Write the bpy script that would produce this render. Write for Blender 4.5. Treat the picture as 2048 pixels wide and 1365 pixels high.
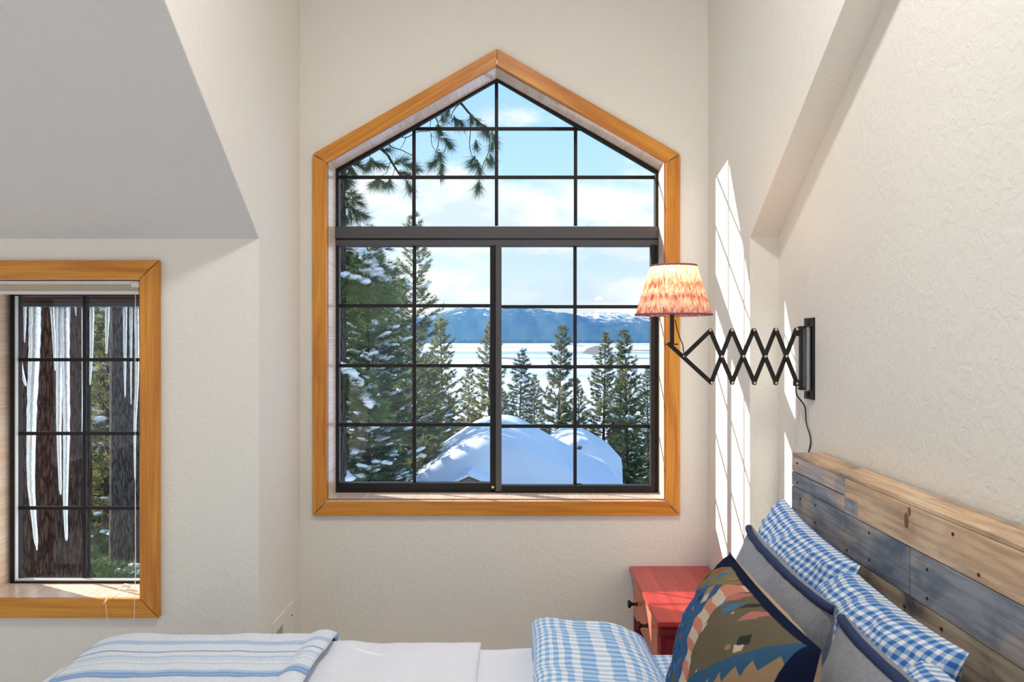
import bpy, bmesh, math, random
import numpy as np
from mathutils import Vector, Matrix, noise
from mathutils.geometry import tessellate_polygon

for o in list(bpy.data.objects): bpy.data.objects.remove(o)
SC = bpy.context.scene
COL = SC.collection
PI = math.pi

# ------------------------------------------------------------------ camera
F, CX, CY, CAMZ = 1600.0, 1030.0, 680.0, 1.5
cam_d = bpy.data.cameras.new('camera'); cam = bpy.data.objects.new('camera', cam_d); COL.objects.link(cam)
cam.location = (0, 0, CAMZ); cam.rotation_euler = (PI/2, 0, 0)
cam_d.sensor_width = 36; cam_d.lens = F*36/2048
cam_d.shift_x = -6/2048; cam_d.shift_y = -2.5/2048
cam_d.clip_start = 0.05; cam_d.clip_end = 40000
cam_d.dof.use_dof = True; cam_d.dof.focus_distance = 5.5; cam_d.dof.aperture_fstop = 13.0
SC.camera = cam

# ------------------------------------------------------------------ light
SC.view_settings.view_transform = 'Standard'; SC.view_settings.look = 'None'
SC.view_settings.gamma = 1; SC.view_settings.use_curve_mapping = False
SC.view_settings.exposure = 0.52
SUN_DIR = Vector((1, -0.571, -0.475)).normalized()
sd = bpy.data.lights.new('sun', 'SUN'); sd.energy = 7.5; sd.angle = 0.009; sd.color = (1, .95, .87)
so = bpy.data.objects.new('sun', sd); COL.objects.link(so)
so.rotation_euler = SUN_DIR.to_track_quat('-Z', 'Y').to_euler()
SKY_STRENGTH = 0.90
FILL_W = 30.0

def world():
    w = bpy.data.worlds.new('sky'); SC.world = w; w.use_nodes = True
    nt = w.node_tree; N = nt.nodes; L = nt.links; N.clear()
    out = N.new('ShaderNodeOutputWorld'); bg = N.new('ShaderNodeBackground'); bg.inputs[1].default_value = SKY_STRENGTH
    tc = N.new('ShaderNodeTexCoord'); sep = N.new('ShaderNodeSeparateXYZ'); L.new(tc.outputs['Generated'], sep.inputs[0])
    ramp = N.new('ShaderNodeValToRGB'); L.new(sep.outputs[2], ramp.inputs[0])
    e = ramp.color_ramp.elements
    e[0].position = 0.0; e[0].color = (.70, .82, .93, 1)
    e[1].position = 1.0; e[1].color = (.13, .33, .72, 1)
    for p, c in ((.08, (.62, .79, .95, 1)), (.2, (.44, .70, .95, 1)), (.36, (.30, .56, .90, 1))):
        k = e.new(p); k.color = c
    # clouds: noise on the direction projected to a layer, thinning upwards
    mp = N.new('ShaderNodeMapping'); mp.inputs['Scale'].default_value = (1.0, 1.0, 2.3); mp.inputs['Location'].default_value = (3.1, .4, .3)
    L.new(tc.outputs['Generated'], mp.inputs[0])
    n1 = N.new('ShaderNodeTexNoise'); n1.inputs['Scale'].default_value = 5.2; n1.inputs['Detail'].default_value = 8; n1.inputs['Roughness'].default_value = .55
    L.new(mp.outputs[0], n1.inputs[0])
    thr = N.new('ShaderNodeMapRange'); thr.inputs[1].default_value = 0.0; thr.inputs[2].default_value = .36
    thr.inputs[3].default_value = .20; thr.inputs[4].default_value = -.10
    L.new(sep.outputs[2], thr.inputs[0])
    add = N.new('ShaderNodeMath'); L.new(n1.outputs[0], add.inputs[0]); L.new(thr.outputs[0], add.inputs[1])
    cr = N.new('ShaderNodeValToRGB'); cr.color_ramp.elements[0].position = .50; cr.color_ramp.elements[1].position = .60
    cr.color_ramp.elements[0].color = (0, 0, 0, 1); L.new(add.outputs[0], cr.inputs[0])
    n2 = N.new('ShaderNodeTexNoise'); n2.inputs['Scale'].default_value = 9; n2.inputs['Detail'].default_value = 5
    L.new(mp.outputs[0], n2.inputs[0])
    cc = N.new('ShaderNodeValToRGB'); cc.color_ramp.elements[0].position = .36; cc.color_ramp.elements[1].position = .6
    cc.color_ramp.elements[0].color = (.62, .74, .88, 1); cc.color_ramp.elements[1].color = (.97, .98, 1, 1)
    L.new(n2.outputs[0], cc.inputs[0])
    mx = N.new('ShaderNodeMix'); mx.data_type = 'RGBA'
    L.new(cr.outputs[0], mx.inputs[0]); L.new(ramp.outputs[0], mx.inputs[6]); L.new(cc.outputs[0], mx.inputs[7])
    L.new(mx.outputs[2], bg.inputs[0]); L.new(bg.outputs[0], out.inputs[0])
world()

# ------------------------------------------------------------------ helpers
def X(px, y): return (px-CX)/F*y
def Z(py, y): return CAMZ + (CY-py)/F*y
def P(px, py, y): return Vector((X(px, y), y, Z(py, y)))

def tag(o, label=None, cat=None, group=None, kind=None):
    if label: o['label'] = label
    if cat: o['category'] = cat
    if group: o['group'] = group
    if kind: o['kind'] = kind
    return o

def empty(name, loc=(0, 0, 0), label=None, cat=None, group=None, kind=None, parent=None):
    o = bpy.data.objects.new(name, None); COL.objects.link(o); o.location = loc; o.empty_display_size = .05
    if parent: o.parent = parent
    return tag(o, label, cat, group, kind)

class MB:
    """mesh builder, world coordinates"""
    def __init__(s): s.v = []; s.f = []; s.uv = []
    def add(s, vs, fs):
        n = len(s.v); s.v += [tuple(v) for v in vs]; s.f += [tuple(i+n for i in f) for f in fs]; return s
    def box(s, x0, x1, y0, y1, z0, z1):
        return s.add([(x0,y0,z0),(x1,y0,z0),(x1,y1,z0),(x0,y1,z0),(x0,y0,z1),(x1,y0,z1),(x1,y1,z1),(x0,y1,z1)],
                     [(0,3,2,1),(4,5,6,7),(0,1,5,4),(1,2,6,5),(2,3,7,6),(3,0,4,7)])
    def prism(s, poly, a, b, axis='y'):
        """poly of 2D points (x,z) for axis y, (y,z) for axis x, (x,y) for axis z"""
        def m(p, t):
            return {'y': (p[0], t, p[1]), 'x': (t, p[0], p[1]), 'z': (p[0], p[1], t)}[axis]
        n = len(poly)
        return s.add([m(p, a) for p in poly]+[m(p, b) for p in poly],
                     [tuple(range(n)), tuple(range(2*n-1, n-1, -1))]+[(i, i+n, (i+1) % n+n, (i+1) % n) for i in range(n)])
    def holed(s, outer, hole, a, b, axis='y'):
        def m(p, t):
            return {'y': (p[0], t, p[1]), 'x': (t, p[0], p[1])}[axis]
        pts = outer+hole
        tris = tessellate_polygon([[Vector((p[0], p[1], 0)) for p in outer], [Vector((p[0], p[1], 0)) for p in hole]])
        n = len(pts); no = len(outer); nh = len(hole)
        fs = [tuple(t) for t in tris]+[tuple(i+n for i in reversed(t)) for t in tris]
        fs += [(i, (i+1) % no, (i+1) % no+n, i+n) for i in range(no)]
        fs += [(no+i, no+(i+1) % nh, no+(i+1) % nh+n, no+i+n) for i in range(nh)]
        return s.add([m(p, a) for p in pts]+[m(p, b) for p in pts], fs)
    def tube(s, pts, r, n=8, cap=True):
        pts = [Vector(p) for p in pts]; rs = r if hasattr(r, '__len__') else [r]*len(pts)
        vs = []; up = None
        for i, p in enumerate(pts):
            d = (pts[min(i+1, len(pts)-1)]-pts[max(i-1, 0)]).normalized()
            if up is None: up = Vector((0, 0, 1)) if abs(d.z) < .9 else Vector((0, 1, 0))
            a = d.cross(up).normalized(); b = a.cross(d).normalized(); up = b
            for k in range(n):
                t = 2*PI*k/n; vs.append(p+(a*math.cos(t)+b*math.sin(t))*rs[i])
        fs = [(i*n+k, i*n+(k+1) % n, (i+1)*n+(k+1) % n, (i+1)*n+k) for i in range(len(pts)-1) for k in range(n)]
        if cap: fs += [tuple(range(n-1, -1, -1)), tuple(range((len(pts)-1)*n, len(pts)*n))]
        return s.add(vs, fs)
    def lathe(s, c, prof, n=24, axis='z', cap=True):
        vs = []
        for r, h in prof:
            for k in range(n):
                t = 2*PI*k/n; a, b = r*math.cos(t), r*math.sin(t)
                vs.append({'z': (c[0]+a, c[1]+b, c[2]+h), 'x': (c[0]+h, c[1]+a, c[2]+b), 'y': (c[0]+a, c[1]+h, c[2]+b)}[axis])
        m = len(prof)
        fs = [(i*n+k, i*n+(k+1) % n, (i+1)*n+(k+1) % n, (i+1)*n+k) for i in range(m-1) for k in range(n)]
        if cap: fs += [tuple(range(n-1, -1, -1)), tuple(range((m-1)*n, m*n))]
        return s.add(vs, fs)
    def build(s, name, mat, parent=None, smooth=False, bevel=0, seg=2, kind=None, label=None):
        return mesh_obj(name, s.v, s.f, mat, parent, smooth, bevel, seg, kind, label)

def mesh_obj(name, v, f, mat, parent=None, smooth=False, bevel=0, seg=2, kind=None, label=None, uv=None):
    me = bpy.data.meshes.new(name); me.from_pydata([tuple(p) for p in v], [], f); me.update()
    if uv is not None:
        l = me.uv_layers.new(name='UVMap')
        for lp in me.loops: l.data[lp.index].uv = uv[lp.vertex_index]
    bm = bmesh.new(); bm.from_mesh(me); bmesh.ops.recalc_face_normals(bm, faces=bm.faces); bm.to_mesh(me); bm.free()
    if smooth: me.polygons.foreach_set('use_smooth', [True]*len(me.polygons))
    me.materials.append(mat)
    o = bpy.data.objects.new(name, me); COL.objects.link(o)
    if parent:
        o.parent = parent
        w = parent.matrix_basis.copy(); q = parent.parent
        while q: w = q.matrix_basis @ w; q = q.parent
        o.matrix_parent_inverse = w.inverted()
    elif not smooth or True:
        pass
    if bevel:
        b = o.modifiers.new('bevel', 'BEVEL'); b.width = bevel; b.segments = seg; b.limit_method = 'ANGLE'; b.angle_limit = math.radians(40)
    tag(o, label, None, None, kind)
    return o

def fast_mesh(name, V, T, mat, parent=None, kind=None, smooth=False):
    """V (n,3) T (m,3) numpy -> object quickly"""
    me = bpy.data.meshes.new(name)
    me.vertices.add(len(V)); me.vertices.foreach_set('co', np.asarray(V, dtype=np.float32).ravel())
    k = T.shape[1]
    me.loops.add(T.size); me.loops.foreach_set('vertex_index', np.asarray(T, dtype=np.int32).ravel())
    me.polygons.add(len(T)); me.polygons.foreach_set('loop_start', np.arange(0, T.size, k, dtype=np.int32))
    if smooth: me.polygons.foreach_set('use_smooth', np.ones(len(T), dtype=bool))
    me.update(calc_edges=True)
    me.materials.append(mat)
    o = bpy.data.objects.new(name, me); COL.objects.link(o)
    if parent: o.parent = parent
    tag(o, kind=kind)
    return o

def clip_poly(poly, a, b):
    """keep the part of convex poly left of line a->b"""
    out = []
    def s(p): return (b[0]-a[0])*(p[1]-a[1])-(b[1]-a[1])*(p[0]-a[0])
    for i in range(len(poly)):
        p, q = poly[i], poly[(i+1) % len(poly)]; sp, sq = s(p), s(q)
        if sp >= 0: out.append(p)
        if sp*sq < 0:
            t = sp/(sp-sq); out.append((p[0]+(q[0]-p[0])*t, p[1]+(q[1]-p[1])*t))
    return out
def clip_conv(poly, conv):
    """conv counter-clockwise"""
    for i in range(len(conv)):
        if len(poly) < 3: return []
        poly = clip_poly(poly, conv[i], conv[(i+1) % len(conv)])
    return poly if len(poly) >= 3 else []

# ------------------------------------------------------------------ materials
def new_mat(name):
    m = bpy.data.materials.new(name); m.use_nodes = True
    nt = m.node_tree; return m, nt, nt.nodes, nt.links, nt.nodes['Principled BSDF']
def plain(name, col, rough=.6, metal=0, spec=.5, bump=0, bscale=200, coat=0):
    m, nt, N, L, b = new_mat(name)
    b.inputs['Base Color'].default_value = (*col, 1); b.inputs['Roughness'].default_value = rough
    b.inputs['Metallic'].default_value = metal; b.inputs['Specular IOR Level'].default_value = spec
    b.inputs['Coat Weight'].default_value = coat
    tc = N.new('ShaderNodeTexCoord'); n = N.new('ShaderNodeTexNoise'); n.inputs['Scale'].default_value = bscale
    n.inputs['Detail'].default_value = 3; L.new(tc.outputs['Object'], n.inputs[0])
    hs = N.new('ShaderNodeMix'); hs.data_type = 'RGBA'
    hs.inputs[6].default_value = (*[c*.93 for c in col], 1); hs.inputs[7].default_value = (*[min(1, c*1.05) for c in col], 1)
    L.new(n.outputs[0], hs.inputs[0]); L.new(hs.outputs[2], b.inputs['Base Color'])
    if bump:
        bp = N.new('ShaderNodeBump'); bp.inputs['Strength'].default_value = bump; bp.inputs['Distance'].default_value = .002
        L.new(n.outputs[0], bp.inputs['Height']); L.new(bp.outputs[0], b.inputs['Normal'])
    return m
def plaster(name, col, strength=.3, scale=34):
    m, nt, N, L, b = new_mat(name)
    b.inputs['Roughness'].default_value = .75; b.inputs['Specular IOR Level'].default_value = .2
    tc = N.new('ShaderNodeTexCoord')
    n1 = N.new('ShaderNodeTexNoise'); n1.inputs['Scale'].default_value = scale; n1.inputs['Detail'].default_value = 3; n1.inputs['Distortion'].default_value = 1.2
    n2 = N.new('ShaderNodeTexNoise'); n2.inputs['Scale'].default_value = 2.2; n2.inputs['Detail'].default_value = 2
    n3 = N.new('ShaderNodeTexNoise'); n3.inputs['Scale'].default_value = 150; n3.inputs['Detail'].default_value = 2
    for n in (n1, n2, n3): L.new(tc.outputs['Object'], n.inputs[0])
    r = N.new('ShaderNodeValToRGB'); r.color_ramp.elements[0].position = .42; r.color_ramp.elements[1].position = .6
    L.new(n1.outputs[0], r.inputs[0])
    a = N.new('ShaderNodeMath'); a.operation = 'MULTIPLY_ADD'; a.inputs[1].default_value = .35
    L.new(n3.outputs[0], a.inputs[0]); L.new(r.outputs[0], a.inputs[2])
    bp = N.new('ShaderNodeBump'); bp.inputs['Strength'].default_value = strength; bp.inputs['Distance'].default_value = .004
    L.new(a.outputs[0], bp.inputs['Height']); L.new(bp.outputs[0], b.inputs['Normal'])
    mx = N.new('ShaderNodeMix'); mx.data_type = 'RGBA'
    mx.inputs[6].default_value = (*[c*.97 for c in col], 1); mx.inputs[7].default_value = (*[min(1, c*1.02) for c in col], 1)
    L.new(n2.outputs[0], mx.inputs[0]); L.new(mx.outputs[2], b.inputs['Base Color'])
    return m
def wood(name, c1, c2, c3=None, axis=0, rough=.38, fine=1.0, scale=1.0, knots=False, spec=.4, distort=1.2, contrast=(.35, .65)):
    """grain running along axis (0 x,1 y,2 z) in object space"""
    m, nt, N, L, b = new_mat(name)
    b.inputs['Roughness'].default_value = rough; b.inputs['Specular IOR Level'].default_value = spec
    tc = N.new('ShaderNodeTexCoord'); oi = N.new('ShaderNodeObjectInfo')
    ad = N.new('ShaderNodeVectorMath'); ad.operation = 'MULTIPLY_ADD'
    L.new(oi.outputs['Random'], ad.inputs[0]); ad.inputs[1].default_value = (37, 51, 23); L.new(tc.outputs['Object'], ad.inputs[2])
    mp = N.new('ShaderNodeMapping'); s = [14*scale]*3; s[axis] = 1.0*scale; mp.inputs['Scale'].default_value = s
    L.new(ad.outputs[0], mp.inputs[0])
    n1 = N.new('ShaderNodeTexNoise'); n1.inputs['Scale'].default_value = 1.6; n1.inputs['Detail'].default_value = 4; n1.inputs['Distortion'].default_value = distort
    mp2 = N.new('ShaderNodeMapping'); s = [170.0*fine]*3; s[axis] = 5.0; mp2.inputs['Scale'].default_value = s; L.new(ad.outputs[0], mp2.inputs[0])
    n2 = N.new('ShaderNodeTexNoise'); n2.inputs['Scale'].default_value = 1; n2.inputs['Detail'].default_value = 3
    L.new(mp.outputs[0], n1.inputs[0]); L.new(mp2.outputs[0], n2.inputs[0])
    r = N.new('ShaderNodeValToRGB'); e = r.color_ramp.elements
    e[0].position = contrast[0]; e[0].color = (*c1, 1); e[1].position = contrast[1]; e[1].color = (*c2, 1)
    if c3: k = e.new((contrast[0]+contrast[1])/2); k.color = (*c3, 1)
    L.new(n1.outputs[0], r.inputs[0])
    mx = N.new('ShaderNodeMix'); mx.data_type = 'RGBA'; mx.blend_type = 'MULTIPLY'; mx.inputs[0].default_value = .5
    r2 = N.new('ShaderNodeValToRGB'); r2.color_ramp.elements[0].position = .3; r2.color_ramp.elements[0].color = (.62, .58, .55, 1); r2.color_ramp.elements[1].position = .6
    L.new(n2.outputs[0], r2.inputs[0]); L.new(r.outputs[0], mx.inputs[6]); L.new(r2.outputs[0], mx.inputs[7])
    L.new(mx.outputs[2], b.inputs['Base Color'])
    bp = N.new('ShaderNodeBump'); bp.inputs['Strength'].default_value = .12; bp.inputs['Distance'].default_value = .001
    L.new(n2.outputs[0], bp.inputs['Height']); L.new(bp.outputs[0], b.inputs['Normal'])
    return m

def reclaimed(name, base, patch, tan, blue=.5):
    """weathered plank: grey wash, blue-black stains, tan wear; grain along y"""
    m, nt, N, L, b = new_mat(name)
    b.inputs['Roughness'].default_value = .55; b.inputs['Specular IOR Level'].default_value = .3
    tc = N.new('ShaderNodeTexCoord'); oi = N.new('ShaderNodeObjectInfo')
    ad = N.new('ShaderNodeVectorMath'); ad.operation = 'MULTIPLY_ADD'
    L.new(oi.outputs['Random'], ad.inputs[0]); ad.inputs[1].default_value = (17, 31, 23); L.new(tc.outputs['Object'], ad.inputs[2])
    def nz(scale, det, dist=0, vs=(1, 1, 1)):
        mp = N.new('ShaderNodeMapping'); mp.inputs['Scale'].default_value = vs; L.new(ad.outputs[0], mp.inputs[0])
        n = N.new('ShaderNodeTexNoise'); n.inputs['Scale'].default_value = scale; n.inputs['Detail'].default_value = det; n.inputs['Distortion'].default_value = dist
        L.new(mp.outputs[0], n.inputs[0]); return n
    g = nz(1, 4, .3, (90, 5, 90)); s1 = nz(7, 4, .6, (1, .7, 1.3)); s2 = nz(5, 3, .4, (1.2, .8, 1.6))
    r1 = N.new('ShaderNodeValToRGB'); r1.color_ramp.elements[0].position = .52-.12*blue; r1.color_ramp.elements[1].position = .66
    r2 = N.new('ShaderNodeValToRGB'); r2.color_ramp.elements[0].position = .52; r2.color_ramp.elements[1].position = .62
    L.new(s1.outputs[0], r1.inputs[0]); L.new(s2.outputs[0], r2.inputs[0])
    a = N.new('ShaderNodeMix'); a.data_type = 'RGBA'; a.inputs[6].default_value = (*base, 1); a.inputs[7].default_value = (*patch, 1); L.new(r1.outputs[0], a.inputs[0])
    c = N.new('ShaderNodeMix'); c.data_type = 'RGBA'; c.inputs[7].default_value = (*tan, 1); L.new(a.outputs[2], c.inputs[6]); L.new(r2.outputs[0], c.inputs[0])
    gr = N.new('ShaderNodeValToRGB'); gr.color_ramp.elements[0].position = .35; gr.color_ramp.elements[0].color = (.5, .5, .52, 1); gr.color_ramp.elements[1].position = .6; gr.color_ramp.elements[1].color = (1.0, 1.0, 1.0, 1)
    L.new(g.outputs[0], gr.inputs[0])
    d = N.new('ShaderNodeMix'); d.data_type = 'RGBA'; d.blend_type = 'MULTIPLY'; d.inputs[0].default_value = .7
    L.new(c.outputs[2], d.inputs[6]); L.new(gr.outputs[0], d.inputs[7]); L.new(d.outputs[2], b.inputs['Base Color'])
    bp = N.new('ShaderNodeBump'); bp.inputs['Strength'].default_value = .3; bp.inputs['Distance'].default_value = .002
    L.new(g.outputs[0], bp.inputs['Height']); L.new(bp.outputs[0], b.inputs['Normal'])
    return m

def cloth_bump(N, L, b, tc, scale=900, strength=.25, fold=14):
    n = N.new('ShaderNodeTexNoise'); n.inputs['Scale'].default_value = scale; n.inputs['Detail'].default_value = 1
    n2 = N.new('ShaderNodeTexNoise'); n2.inputs['Scale'].default_value = fold; n2.inputs['Detail'].default_value = 4; n2.inputs['Distortion'].default_value = .8
    L.new(tc.outputs['Object'], n.inputs[0]); L.new(tc.outputs['Object'], n2.inputs[0])
    a = N.new('ShaderNodeBump'); a.inputs['Strength'].default_value = strength; a.inputs['Distance'].default_value = .001
    c = N.new('ShaderNodeBump'); c.inputs['Strength'].default_value = .5; c.inputs['Distance'].default_value = .012
    L.new(n.outputs[0], a.inputs['Height']); L.new(n2.outputs[0], c.inputs['Height']); L.new(c.outputs[0], a.inputs['Normal'])
    L.new(a.outputs[0], b.inputs['Normal'])

def gingham(name, period, dark=(.045, .17, .50), white=(.88, .88, .86), mid=(.30, .47, .75)):
    m, nt, N, L, b = new_mat(name)
    b.inputs['Roughness'].default_value = .85; b.inputs['Specular IOR Level'].default_value = .15; b.inputs['Sheen Weight'].default_value = .15
    uv = N.new('ShaderNodeUVMap'); tc = N.new('ShaderNodeTexCoord')
    wob = N.new('ShaderNodeTexNoise'); wob.inputs['Scale'].default_value = 9; L.new(uv.outputs[0], wob.inputs[0])
    va = N.new('ShaderNodeVectorMath'); va.operation = 'MULTIPLY_ADD'; L.new(wob.outputs['Color'], va.inputs[0]); va.inputs[1].default_value = (.010,)*3; L.new(uv.outputs[0], va.inputs[2])
    sp = N.new('ShaderNodeSeparateXYZ'); L.new(va.outputs[0], sp.inputs[0])
    masks = []
    for k in (0, 1):
        d = N.new('ShaderNodeMath'); d.operation = 'DIVIDE'; d.inputs[1].default_value = period; L.new(sp.outputs[k], d.inputs[0])
        f = N.new('ShaderNodeMath'); f.operation = 'PINGPONG'; f.inputs[1].default_value = .5; L.new(d.outputs[0], f.inputs[0])
        r = N.new('ShaderNodeMapRange'); r.inputs[1].default_value = .21; r.inputs[2].default_value = .27; L.new(f.outputs[0], r.inputs[0]); masks.append(r)
    s = N.new('ShaderNodeMath'); s.operation = 'ADD'; L.new(masks[0].outputs[0], s.inputs[0]); L.new(masks[1].outputs[0], s.inputs[1])
    h = N.new('ShaderNodeMath'); h.operation = 'MULTIPLY'; h.inputs[1].default_value = .5; L.new(s.outputs[0], h.inputs[0])
    r = N.new('ShaderNodeValToRGB'); e = r.color_ramp.elements; e[0].color = (*white, 1); e[1].color = (*dark, 1); k = e.new(.5); k.color = (*mid, 1)
    L.new(h.outputs[0], r.inputs[0]); L.new(r.outputs[0], b.inputs['Base Color'])
    cloth_bump(N, L, b, tc, fold=20)
    return m

def glass_mat(name, tint=(1, 1, 1), refl=1.0):
    m = bpy.data.materials.new(name); m.use_nodes = True; nt = m.node_tree; N = nt.nodes; L = nt.links; N.clear()
    o = N.new('ShaderNodeOutputMaterial'); t = N.new('ShaderNodeBsdfTransparent'); t.inputs[0].default_value = (*tint, 1)
    g = N.new('ShaderNodeBsdfGlossy'); g.inputs['Roughness'].default_value = .02
    fr = N.new('ShaderNodeLayerWeight'); pw_ = N.new('ShaderNodeMath'); pw_.operation = 'POWER'; pw_.inputs[1].default_value = 5
    L.new(fr.outputs['Facing'], pw_.inputs[0])
    mx = N.new('ShaderNodeMixShader'); k = N.new('ShaderNodeMath'); k.operation = 'MULTIPLY_ADD'; k.inputs[1].default_value = .6*refl; k.inputs[2].default_value = .018*refl
    L.new(pw_.outputs[0], k.inputs[0]); L.new(k.outputs[0], mx.inputs[0]); L.new(t.outputs[0], mx.inputs[1]); L.new(g.outputs[0], mx.inputs[2])
    L.new(mx.outputs[0], o.inputs[0]); return m

M = {}
M['plaster'] = plaster('plaster', (.83, .80, .735), .22)
M['plaster_ceiling'] = plaster('ceiling_plaster', (.72, .71, .71), .25, 60)
M['floor'] = plain('pale_bounce_carpet', (.66, .62, .56), .95, bump=.6, bscale=400)  # unseen floor, coloured pale to bounce light onto the lower walls
CW = ((.56, .19, .022), (.76, .34, .05), (.66, .26, .033))
M['fir_x'] = wood('fir_trim_across', *CW, axis=0); M['fir_z'] = wood('fir_trim_upright', *CW, axis=2)
M['fir_y'] = wood('fir_jamb', (.74, .45, .26), (.85, .60, .40), axis=2, rough=.3)
M['metal_black'] = plain('black_aluminium', (.012, .011, .012), .5, 0, .3)
M['bronze'] = plain('dark_bronze_aluminium', (.085, .082, .086), .45, .2, .4)
M['iron'] = plain('blackened_iron', (.03, .028, .027), .42, .6, .5, .2, 300)
M['iron_grey'] = plain('grey_iron_tube', (.32, .33, .35), .35, .8)
M['brass'] = plain('brass_rivet', (.75, .62, .42), .25, 1)
M['glass'] = glass_mat('window_glass')
M['screen'] = glass_mat('insect_screen_mesh', (.93, .94, .95), 0.2)
M['white_metal'] = plain('white_enamel', (.80, .79, .76), .4)
M['blind'] = plain('blind_fabric', (.78, .74, .70), .6)
M['blind_slat'] = plain('beige_blind_fold', (.62, .55, .45), .7)
M['cord'] = plain('white_cord', (.86, .80, .72), .7)
M['black_cord'] = plain('black_cable', (.02, .02, .02), .5)
M['dark'] = plain('dark_gap', (.03, .028, .028), .9)
M['vent_inner'] = plain('vent_grille_paint', (.42, .41, .36), .6)
M['fascia'] = wood('red_brown_fascia', (.060, .016, .010), (.10, .030, .018), axis=0)
# ================================================================== ROOM
YW, YA, XL, XR, XN, YN = 3.238, 2.731, -.874, .783, .880, 2.667
XFL, YR, ZR = -4.2, -4.0, 3.2           # left wall, rear wall, bay ceiling
S1 = .68
def zc(y): return 1.845+S1*(YA-y)       # underside of the sloped ceiling
YRIDGE = -.6
def struct(name, mb, mat, **k):
    o = mb.build(name, mat, **k); o['kind'] = 'structure'; return o

# centre window opening (jamb faces)
JX0, JX1, JZ0, JZL, JZR, JAX, JAZ = -.762, .609, .850, 2.227, 2.224, -.0765, 2.612
t_ = .02
hole = [(JX0-t_, JZ0-t_), (JX1+t_, JZ0-t_), (JX1+t_, JZR+t_*.6), (JAX, JAZ+t_*1.15), (JX0-t_, JZL+t_*.6)]
struct('wall_back', MB().holed([(XL-.13, 0), (XN+.1, 0), (XN+.1, 3.5), (XL-.13, 3.5)], hole, YW, YW+.21), M['plaster'])
# cheek of the bay, on the left
struct('wall_left', MB().prism([(YA, -.0), (YW-.001, 0), (YW-.001, 3.5), (.4, 3.5), (.4, zc(.4)+.004), (YA, 1.849)], XL, XL-.13, 'x'), M['plaster'])
# right wall with the bed niche cut into it
nz = lambda y: 1.8416+.605*(2.666-y)
struct('wall_right', MB().prism([(YN, 0), (YW-.001, 0), (YW-.001, 3.9), (-.75, 3.9), (YN, 1.8416)], XR, XN+.002, 'x'), M['plaster'])
struct('wall_niche', MB().prism([(YR, -.0), (YW, 0), (YW, 4.2), (YR, 4.2)], XN, XN+.1, 'x'), M['plaster'])
# alcove wall with the small window
W2 = dict(x0=-1.835, x1=X(279, YA), z0=Z(1196, YA), z1=Z(560, YA))
W2['x1'] = X(279.5, YA-.015)
hole2 = [(W2['x0']-.02, W2['z0']-.02), (W2['x1']+.02, W2['z0']-.02), (W2['x1']+.02, W2['z1']+.02), (W2['x0']-.02, W2['z1']+.02)]
struct('wall_alcove', MB().holed([(XFL, 0), (XL-.13, 0), (XL-.13, 2.0), (XFL, 2.0)], hole2, YA, YA+.19), M['plaster'])
# ceilings
cp = [(YA+.25, zc(YA+.25)), (YRIDGE, zc(YRIDGE)), (YRIDGE, zc(YRIDGE)+.12), (YA+.25, zc(YA+.25)+.12)]
struct('ceiling', MB().prism([(YA+.25, zc(YA+.25)), (YRIDGE, zc(YRIDGE)), (YRIDGE, zc(YRIDGE)+.12), (YA+.25, zc(YA+.25)+.12)], XFL, XL-.001, 'x'), M['plaster_ceiling'])
zb = zc(YRIDGE)
struct('ceiling_upper', MB().prism([(.4, zc(.4)), (YRIDGE, zb), (YRIDGE, zb+.12), (.4, zc(.4)+.12)], XL-.001, XN, 'x'), M['plaster_ceiling'])
struct('ceiling_bay', MB().box(XL-.1, XN, .36, YW, 3.36, 3.46), M['plaster_ceiling'])
struct('ceiling_rear', MB().prism([(YRIDGE, zb), (YR, 2.9), (YR, 3.02), (YRIDGE, zb+.12)], XFL, XN, 'x'), M['plaster_ceiling'])
struct('floor', MB().box(XFL-.1, XN+.1, YR-.1, YW+.2, -.12, 0), M['floor'])
# unseen walls behind and beside the camera, with bare openings added to let skylight in
struct('wall_side', MB().holed([(YR, 0), (YA+.1, 0), (YA+.1, 1.9), (YRIDGE, zb), (YR, 2.9)], [(-3.4, .35), (2.0, .35), (2.0, 1.95), (-3.4, 1.95)], XFL-.12, XFL, 'x'), M['plaster'])
struct('wall_rear', MB().holed([(XFL, 0), (XN, 0), (XN, 3.0), (XFL, 3.0)], [(-2.0, .1), (XN-.2, .1), (XN-.2, 2.7), (-2.0, 2.7)], YR-.12, YR, 'y'), M['plaster'])

# fill lamps out of view, added to brighten the walls
for i, (lx, ly) in enumerate(((.0, 1.35), (-2.6, -1.6))):
    z = 3.26 if i == 0 else 2.9+(zb-2.9)*(ly-YR)/(YRIDGE-YR)-.1
    t = empty('added_fill_lamp', (lx, ly, z), 'unseen round fill lamp added %s' % ('high in the window bay ceiling' if i == 0 else 'on the rear slope behind the viewer'), 'light')
    MB().lathe((lx, ly, z-.02), [(.12, .12), (.13, .03), (.12, 0)], 32).build('rim', M['white_metal'], t, smooth=True)
    ld = bpy.data.lights.new('fill_glow', 'AREA'); ld.shape = 'DISK'; ld.size = .22; ld.energy = FILL_W*(.56 if i == 0 else .20); ld.color = (1, .975, .94)
    lo = bpy.data.objects.new('fill_glow', ld); COL.objects.link(lo); lo.parent = t; lo.location = (0, 0, -.03)

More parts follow.
